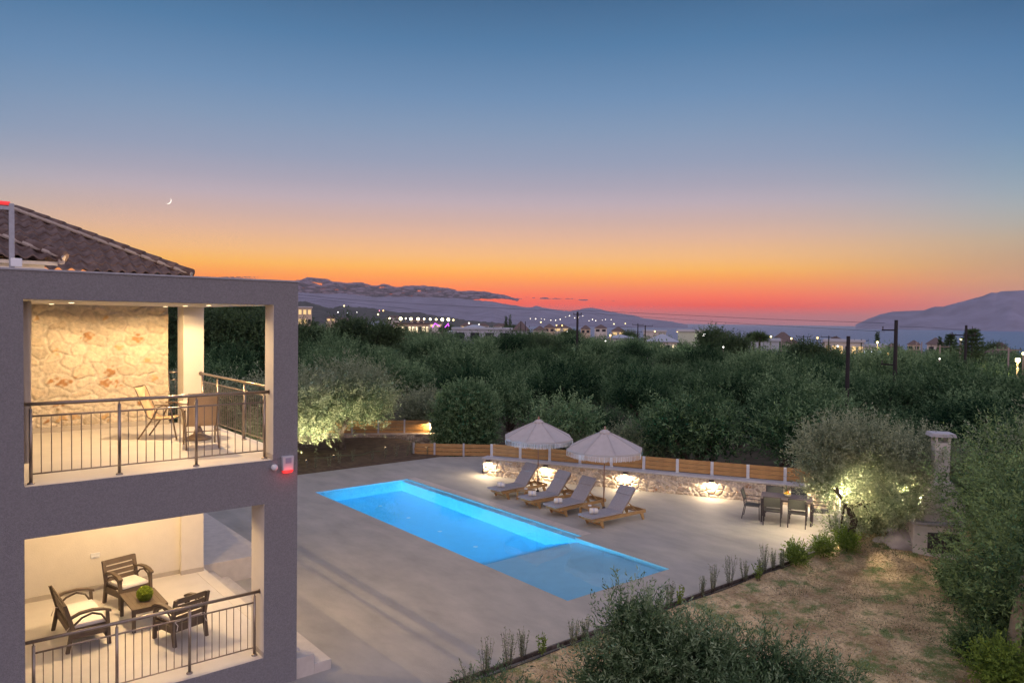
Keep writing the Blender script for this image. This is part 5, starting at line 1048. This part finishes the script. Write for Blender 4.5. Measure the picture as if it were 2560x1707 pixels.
building('warehouse', 1030, 1150, 230, 746.5, 'wide grey warehouse with a shallow metal roof left of centre', M['metalroof'], M['metalroof'], hip=2.2, win=5, lit=None, depth=30)
building('warehouse', 1040, 1175, 170, 757, 'long low grey shed in front of the wide warehouse', M['metalroof'], M['metalroof'], win=4, lit=None, depth=8)
building('gable_barn', 1178, 1215, 240, 738, 'barn with a dark pitched roof beside the twin poles', M['metalroof'], M['roof'], hip=3, depth=14)
building('white_block', 1557, 1622, 175, 762, 'pale green windowless block left of the white floodlight', M['shed'], M['cap'], win=0)
building('house', 1487, 1556, 165, 768, 'house with a grey roof and white lit veranda before the pale block', M['villa'], M['metalroof'], hip=1.6, win=5, lit=wl2, depth=9)
building('house', 1478, 1530, 230, 762, 'cream flat roofed house behind the twin utility poles', M['villa'], win=0)
building('house', 1395, 1455, 190, 769, 'low blue grey roofed shed left of centre right', M['metalroof'], M['metalroof'], hip=.8, win=0, depth=9)
building('house', 1765, 1832, 260, 763, 'house with a rounded brown roof right of the palms', M['villa'], M['roof'], hip=3.5, win=3)
building('house', 1702, 1790, 150, 783, 'long low white shed below the palms', M['metalroof'], M['metalroof'], win=0, depth=8)
building('old_villa', 1890, 1950, 170, 773, 'old white villa with a tiled roof and two dark windows', M['villa'], M['roof'], hip=1.6, win=2, depth=10)
building('annex', 1895, 1985, 150, 786, 'flat roofed cream annex in front of the old villa', M['villa'], win=6, lit=wl1, depth=8)
building('shop', 1985, 2035, 150, 797, 'brightly lit low shop front at the roadside', M['villa'], M['metalroof'], win=7, lit=wl3, depth=8)
building('house', 2130, 2170, 260, 776, 'low house with a brown arched roof by the sea', M['villa'], M['roof'], hip=2.0, win=2)
building('house', 2262, 2335, 190, 787, 'bungalow with a dark hipped roof right of the tall pines', M['hotel'], M['roof'], hip=2.6, win=3)
rgt = random.Random(77); k_ = 0
for (X, D, Yt) in ((1075, 520, 738), (1110, 560, 739), (1262, 430, 741), (1290, 480, 742), (1345, 420, 744), (1380, 470, 743), (1420, 390, 748), (1240, 360, 746), (1310, 350, 750), (1000, 500, 733), (960, 620, 727), (905, 700, 722), (760, 640, 722), (790, 560, 727), (1660, 360, 760), (2050, 330, 786), (2100, 420, 779), (1150, 640, 741)):
    w = rgt.uniform(10, 19); building('town_house', X-w, X+w, D, Yt+2.5, 'small distant house, %s along the town strip from the left' % ('first second third fourth fifth sixth seventh eighth ninth tenth eleventh twelfth thirteenth fourteenth fifteenth sixteenth seventeenth eighteenth'.split()[k_]), M['villa'] if k_ % 2 else M['hotel'], M['roof'], hip=2.2, win=2, lit=wl1 if k_ % 3 == 0 else None, depth=9, cat='house'); k_ += 1
# town trees: dark crowns between the houses
grp2 = 'small dark trees scattered through the town'
def _cl(): 
    out_ = []
    for k in range(42):
        X = rgt.uniform(1060, 2352) if k < 34 else rgt.uniform(690, 1060); D = rgt.uniform(190, 330) if k < 30 else rgt.uniform(340, 600); out_.append((X, D))
    return out_
for (X, D) in _cl():
    x, y = azpt(X, D); plant_tree(PD[rgt.randrange(2)], 'tree', (x, y, ghs(x, y)-.5), rgt.uniform(.9, 1.5)*(1+D*.0006), rgt.uniform(0, 6), 'small dark tree between the distant houses of the town', 'tree', grp2)
# palms, araucarias, cypresses
def palm(X, D, Yt, label):
    x, y, z = base_at(X, D); h = yz(Yt, X, D)-z-1.4; e = empty('palm_tree', (x, y, z), 0, label, 'palm'); MB().tube([(0, 0, -1), (.1, 0, h*.5), (0, 0, h)], [.22, .16, .18], 8).build('trunk', M['bark'], e)
    rg = np.random.default_rng(int(X)); n = 900; d = rg.normal(size=(n, 3)); d /= np.linalg.norm(d, axis=1, keepdims=True); d[:, 2] = np.abs(d[:, 2])*.9-.45; P = np.array([0, 0, h])+d*rg.uniform(.2, 1.0, (n, 1)); V, Fq, T = leaves(P, d/np.linalg.norm(d, axis=1, keepdims=True), 1.0, .10, rg, rg.random(n)); link('fronds', npmesh('fronds', V, Fq, attr=T), M['darkleaf'], e)
palm(1731, 135, 757, 'left one of two fan palms standing close together'); palm(1745, 130, 756, 'right one of two fan palms, with a paler trunk')
def araucaria(X, D, Yt, label, spread):
    x, y, z = base_at(X, D); h = yz(Yt, X, D)-z; e = empty('norfolk_pine', (x, y, z), 0, label, 'pine'); MB().tube([(0, 0, -1), (0, 0, h)], [.25, .03], 8).build('trunk', M['bark'], e)
    rg = np.random.default_rng(int(X)); Ps = []; Ds = []
    nt_ = 11
    for t in range(nt_):
        zz = h*(.32+.66*t/nt_); L_ = spread*(1-t/nt_)**.8+.25; nb = 9
        for b in range(nb):
            a = 2*math.pi*(b+rg.uniform(0, .4))/nb; m_ = 60
            u = rg.uniform(.1, 1, m_); Ps.append(np.stack([u*L_*math.cos(a), u*L_*math.sin(a), zz-.10*L_*u+.25*u*u*L_], 1)+rg.normal(size=(m_, 3))*.10); Ds.append(np.tile([math.cos(a), math.sin(a), .3], (m_, 1))+rg.normal(size=(m_, 3))*.5)
    P = np.concatenate(Ps); Dd = np.concatenate(Ds); Dd /= np.linalg.norm(Dd, axis=1, keepdims=True); V, Fq, T = leaves(P, Dd, .34, .09, rg, rg.random(len(P))); link('needles', npmesh('needles', V, Fq, attr=T), M['darkleaf'], e)
araucaria(2184, 150, 763, 'smaller tiered norfolk pine by the sea', 1.7); araucaria(2233, 105, 749, 'taller tiered norfolk pine right behind the crossarm pole', 2.0)
def cypress(X, D, Yt, w, label):
    x, y, z = base_at(X, D); h = yz(Yt, X, D)-z; e = empty('cypress_tree', (x, y, z), 0, label, 'cypress', 'narrow cypresses in the town')
    V, Fq, T = shoots([((0, 0, h*(.15+.2*k)), (w*(1-.17*k), w*(1-.17*k), h*.16)) for k in range(5)], 240, .5, 8, .35, .14, int(X), upb=1.5, fill=.5); link('crown', npmesh('crown', V, Fq, attr=T), M['darkleaf'], e); MB().tube([(0, 0, -1), (0, 0, h*.4)], .12, 6).build('trunk', M['bark'], e)
cypress(2160, 170, 783, .7, 'narrow cypress left of the smaller norfolk pine'); cypress(1162, 330, 728, 1.5, 'left one of a pair of dark cypresses beside the barn'); cypress(1171, 330, 728, 1.6, 'right one of a pair of dark cypresses beside the barn'); cypress(2015, 190, 770, 1.0, 'slim cypress standing over the street lamp before the sea'); cypress(920, 420, 730, 1.5, 'lone slim cypress behind the floodlights')
# utility poles
def pole(X, D, Yt, r, label, arms=(), mt='polewood', tilt=0, ins=True):
    x, y, z = base_at(X, D); h = yz(Yt, X, D)-z; e = empty('utility_pole', (x, y, z), math.atan2(-x, y)+tilt, label, 'utility pole')
    MB().tube([(0, 0, -1), (0, 0, h)], [r*1.15, r*.8], 10).build('pole', M[mt], e, True)
    for (dz, a, b) in arms:
        MB().box(a, b, -.05, .05, h-dz-.05, h-dz+.05).build('crossarm', M[mt], e)
        for u in (a+.08, b-.08): MB().tube([(u, 0, h-dz+.05), (u, 0, h-dz+.28)], .045, 6).build('insulator', M['darkmetal'], e)
    return e
e_ = pole(1326, 95, 716, .17, 'dark utility pole with a forked top rising over the middle of the grove', [(.35, -.55, .55)])
pole(1465, 175, 743, .15, 'left one of two close dark poles with a double crossarm', [(.3, -1.3, 1.3), (1.9, -1.0, 1.0)]); pole(1482, 165, 747, .15, 'right one of two close dark poles with a single crossarm', [(.2, -1.6, 1.6)])
pole(1196, 230, 737, .14, 'thin left pole of the pair beside the barn'); pole(1206.5, 230, 738, .14, 'thin right pole of the pair beside the barn')
pole(1949, 43, 772, .12, 'thick black stub pole standing deep in the grove on the right', mt='polewood')
pole(2058, 62, 735, .16, 'tall black utility pole with two side brackets against the sea', [(.75, -.95, .0), (3.3, -.95, .0)])
pole(2219, 78, 747, .13, 'dark pole with one wide crossarm before the tall norfolk pine', [(.9, -1.15, .75)])
for (X, D, Yt, a_, mt, lb) in ((1846, 150, 770, 1.3, 'polewood', 'small dark crossarm pole behind the bushy tree'), (1904, 140, 771, 1.3, 'polewood', 'small crossarm pole before the old villa'), (1979, 150, 779, 1.2, 'polewood', 'small crossarm pole right of the old villa'), (2048, 120, 790, 1.1, 'polecon', 'orange lit concrete pole beside the tall black pole'), (2106, 150, 785, .4, 'polecon', 'thin bare pole right of the tall black pole'),
                             (2118, 160, 785, .0, 'polecon', 'second thin bare pole right of the tall black pole'), (2160, 125, 792, 1.2, 'polecon', 'small crossarm pole left of the smaller norfolk pine'), (2206, 110, 782, .0, 'polecon', 'short pale pole just left of the crossarm pole'), (2318, 95, 798, 1.1, 'polecon', 'lamp lit crossarm pole near the right edge'), (1795, 160, 778, .6, 'polecon', 'tiny white pole right of the brown roofed house')):
    pole(X, D, Yt, .12 if D > 110 else .10, lb, [(.25, -a_, a_)] if a_ else (), mt)
def wire(pts, label, r=.013):
    P = []; px = [p[0] for p in pts]
    for X in np.linspace(px[0], px[-1], 60):
        Y = np.interp(X, px, [p[1] for p in pts]); D = np.interp(X, px, [p[2] for p in pts]); P.append(at(X, float(Y), float(D)))
    tag(MB().tube(P, r, 5).build('power_line', M['wire']), label, 'power line', 'power lines crossing above the grove')
wire([(560, 668, 80), (685, 677, 78), (800, 688, 76), (955, 698, 74), (1213, 711, 71), (1360, 714, 69), (1764, 733, 65), (2033, 742, 62)], 'upper power line ending at the tall black pole')
wire([(560, 671, 80), (685, 683, 78), (955, 711, 90), (1196, 737, 200)], 'power line sloping down to the pair of thin poles')
wire([(1206, 738, 200), (1360, 749, 165), (1482, 752, 160)], 'power line running right from the thin poles to the crossarm poles')
wire([(1330, 718, 95), (1480, 728, 85), (1764, 747, 72), (2033, 761.5, 62)], 'lower power line from the forked pole to the tall black pole')
wire([(2066, 750, 62), (2130, 752, 70), (2210, 757, 78)], 'power line between the tall black pole and the crossarm pole')
wire([(700, 688, 120), (800, 701, 150), (900, 712, 190)], 'faint power line low over the hillside on the left')
# lamps of the town
def lampost(X, D, Y, r, col, s_, label, group=None, cat='street lamp', P_=0, post=True, name='street_lamp'):
    x, y, z = base_at(X, D); zz = yz(Y, X, D); s_ = s_ if s_ > 50 or name == 'floodlight' else min(s_, 3+s_*.12); key = 'lampglow_%d_%d_%d_%d' % (col[0]*100, col[1]*100, col[2]*100, s_*10); m_ = bpy.data.materials.get(key) or glow(key, col, s_)
    e = empty(name, (x, y, min(z, zz-2)), 0, label, cat, group); h = zz-min(z, zz-2); r *= .72; MB().ball((0, 0, h), r, 10, 8).build('lamp_head', m_, e, True)
    if post: MB().tube([(0, 0, -.5), (0, 0, h-r)], max(.06, D*.0003), 6).build('post', M['polecon'], e)
    if P_: strip_light('lamp', 'POINT', (0, 0, h-r-.3), P_, col, e, r=.3)
gfl = 'floodlights of the sports pitch'; C1 = (1, .90, .50); W_ = 'first second third fourth fifth sixth seventh eighth ninth tenth'.split()
for i, (X, Y, r) in enumerate(((895, 731.5, .34), (920, 732, .62), (932, 731.5, .30), (943.5, 732.5, .56), (960, 732.5, .56), (974, 732.5, .34), (988, 733, .44), (1001.5, 733.5, .36), (1015.5, 734, .62), (1029.5, 734, .58))):
    lampost(X, 250, Y, r*1.1, C1, 12, '%s floodlight from the left in the row over the sports pitch' % W_[i], gfl, 'floodlight', 0, name='floodlight')
OR = (1, .62, .22); YE = (1, .82, .35); WH = (1, .96, .88); BL = (.8, .88, 1)
misc = [(1617.5, 120, 768.5, .30, WH, 60, 'very bright white floodlight beside the pale green block', 900), (2340, 62, 827, .20, YE, 60, 'large starry yellow street lamp near the right edge', 500), (2352, 70, 812, .14, YE, 40, 'yellow street lamp cut by the right edge', 0),
        (1402, 170, 770, .26, OR, 25, 'orange lamp over the grove below the twin poles', 150), (1504, 200, 761, .28, OR, 20, 'orange lamp left of the pale green block', 0), (1648, 180, 774, .26, YE, 12, 'yellow lamp inside the tall dark tree', 100), (1771, 150, 773, .24, YE, 22, 'yellow lamp on the brown roofed house', 200),
        (1818, 170, 777.5, .26, YE, 14, 'yellow light bar right of the brown roofed house', 0), (2016, 125, 786, .22, YE, 26, 'yellow street lamp under the slim cypress', 250), (2041, 95, 813, .17, OR, 34, 'orange street lamp at the foot of the concrete pole', 260), (1705, 140, 783, .25, (.1, 1, .35), 12, 'green glowing sign lamp left of the palms', 40),
        (1391, 150, 783, .18, WH, 10, 'small white light deep in the grove', 0), (1662, 110, 797, .14, WH, 14, 'small white light under the tall dark tree', 0), (1302, 210, 761.5, .30, WH, 22, 'white lamp below the forked pole', 0), (1118, 200, 758, .26, BL, 30, 'left one of two bluish lamps on the long shed', 0), (1147, 200, 758, .26, BL, 30, 'right one of two bluish lamps on the long shed', 0),
        (1163, 200, 757, .26, YE, 14, 'yellow lamp at the right end of the long shed', 0), (790, 380, 702.5, .5, YE, 7, 'pair of yellow lights high on the hillside', 0), (776, 420, 717, .4, WH, 7, 'white light on the hillside above the grove', 0), (799, 420, 718, .4, BL, 7, 'bluish light on the hillside beside the white one', 0), (820, 420, 717, .4, WH, 7, 'third small white light on the hillside', 0),
        (880, 400, 713.5, .5, OR, 7, 'orange light on the dark hill', 0), (871, 400, 713.5, .3, (1, .3, .5), 6, 'small pink light on the dark hill', 0), (868, 330, 722, .5, YE, 8, 'yellow lit doorway below the dark hill', 0), (1041, 300, 735, .5, YE, 9, 'yellow light right of the last floodlight', 0), (1077, 320, 742, .4, WH, 10, 'white light above the wide warehouse', 0),
        (1100, 420, 745, .4, WH, 6, 'small dim light above the warehouse roof', 0), (1278, 400, 747, .45, OR, 9, 'orange town light, left of two near the forked pole', 0), (1291, 400, 747.5, .5, OR, 10, 'orange town light, right of two near the forked pole', 0), (1242, 380, 740, .45, YE, 9, 'yellow town light left of the forked pole', 0), (1410, 420, 744, .45, YE, 8, 'yellow town light left of the twin poles', 0), (1436, 430, 743, .4, YE, 6, 'faint yellow town light right by the twin poles', 0),
        (1556, 300, 761.5, .4, OR, 9, 'red orange light on the corner of the pale block', 0), (1519, 330, 764, .35, YE, 7, 'small yellow light left of the pale block', 0), (1878, 150, 776, .24, OR, 16, 'orange light beside the old villa', 0), (1925, 150, 795, .2, WH, 14, 'white light under the annex roof', 0), (2160, 80, 824, .10, WH, 9, 'tiny white light inside the right part of the grove', 0), (2208, 120, 779, .2, YE, 8, 'yellow porch light behind the crossarm pole', 60)]
for (X, D, Y, r, col, s_, lb, P_) in misc: lampost(X, D, Y, r, col, s_, lb, 'lamps of the town', P_=P_, post=(D < 230), name='town_lamp', cat='lamp')
for i in range(26):
    X = (1225+rgt.random()*190) if i < 20 else (1000+rgt.random()*200); Y = 722+rgt.random()*15+(X-1225)*.01; p = at(X, Y, 4300 if i < 20 else 1500)
# distant lights stand on the lower slopes of the mountain
mf = glow('distant_light', (1, .86, .66), 5)
for i in range(18):
    X = 1222+i*10.7+rgt.uniform(-4, 4); Y = 724+rgt.random()*13; D_ = 5200-rgt.random()*120; p = at(X, Y, D_)
    tag(MB().ball((0, 0, 0), rgt.uniform(1.6, 3.4), 8, 6).build('village_light', mf, loc=p), 'tiny light of a village on the far slope left of the sea', 'light', 'village lights on the far slope')
# purple neon shapes
nz_ = glow('purple_neon', (.65, .10, 1.0), 2.5)
for (X0, X1, X2, lb) in ((993, 999, 1010, 'larger purple neon peak under the right floodlights'), (1022, 1030, 1031, 'smaller purple neon peak under the right floodlights')):
    tag(MB().tube([at(X0, 752, 205), at(X1, 742.5, 205), at(X2, 749.5, 205)], .15, 6).build('neon_sign', nz_), lb, 'neon sign')
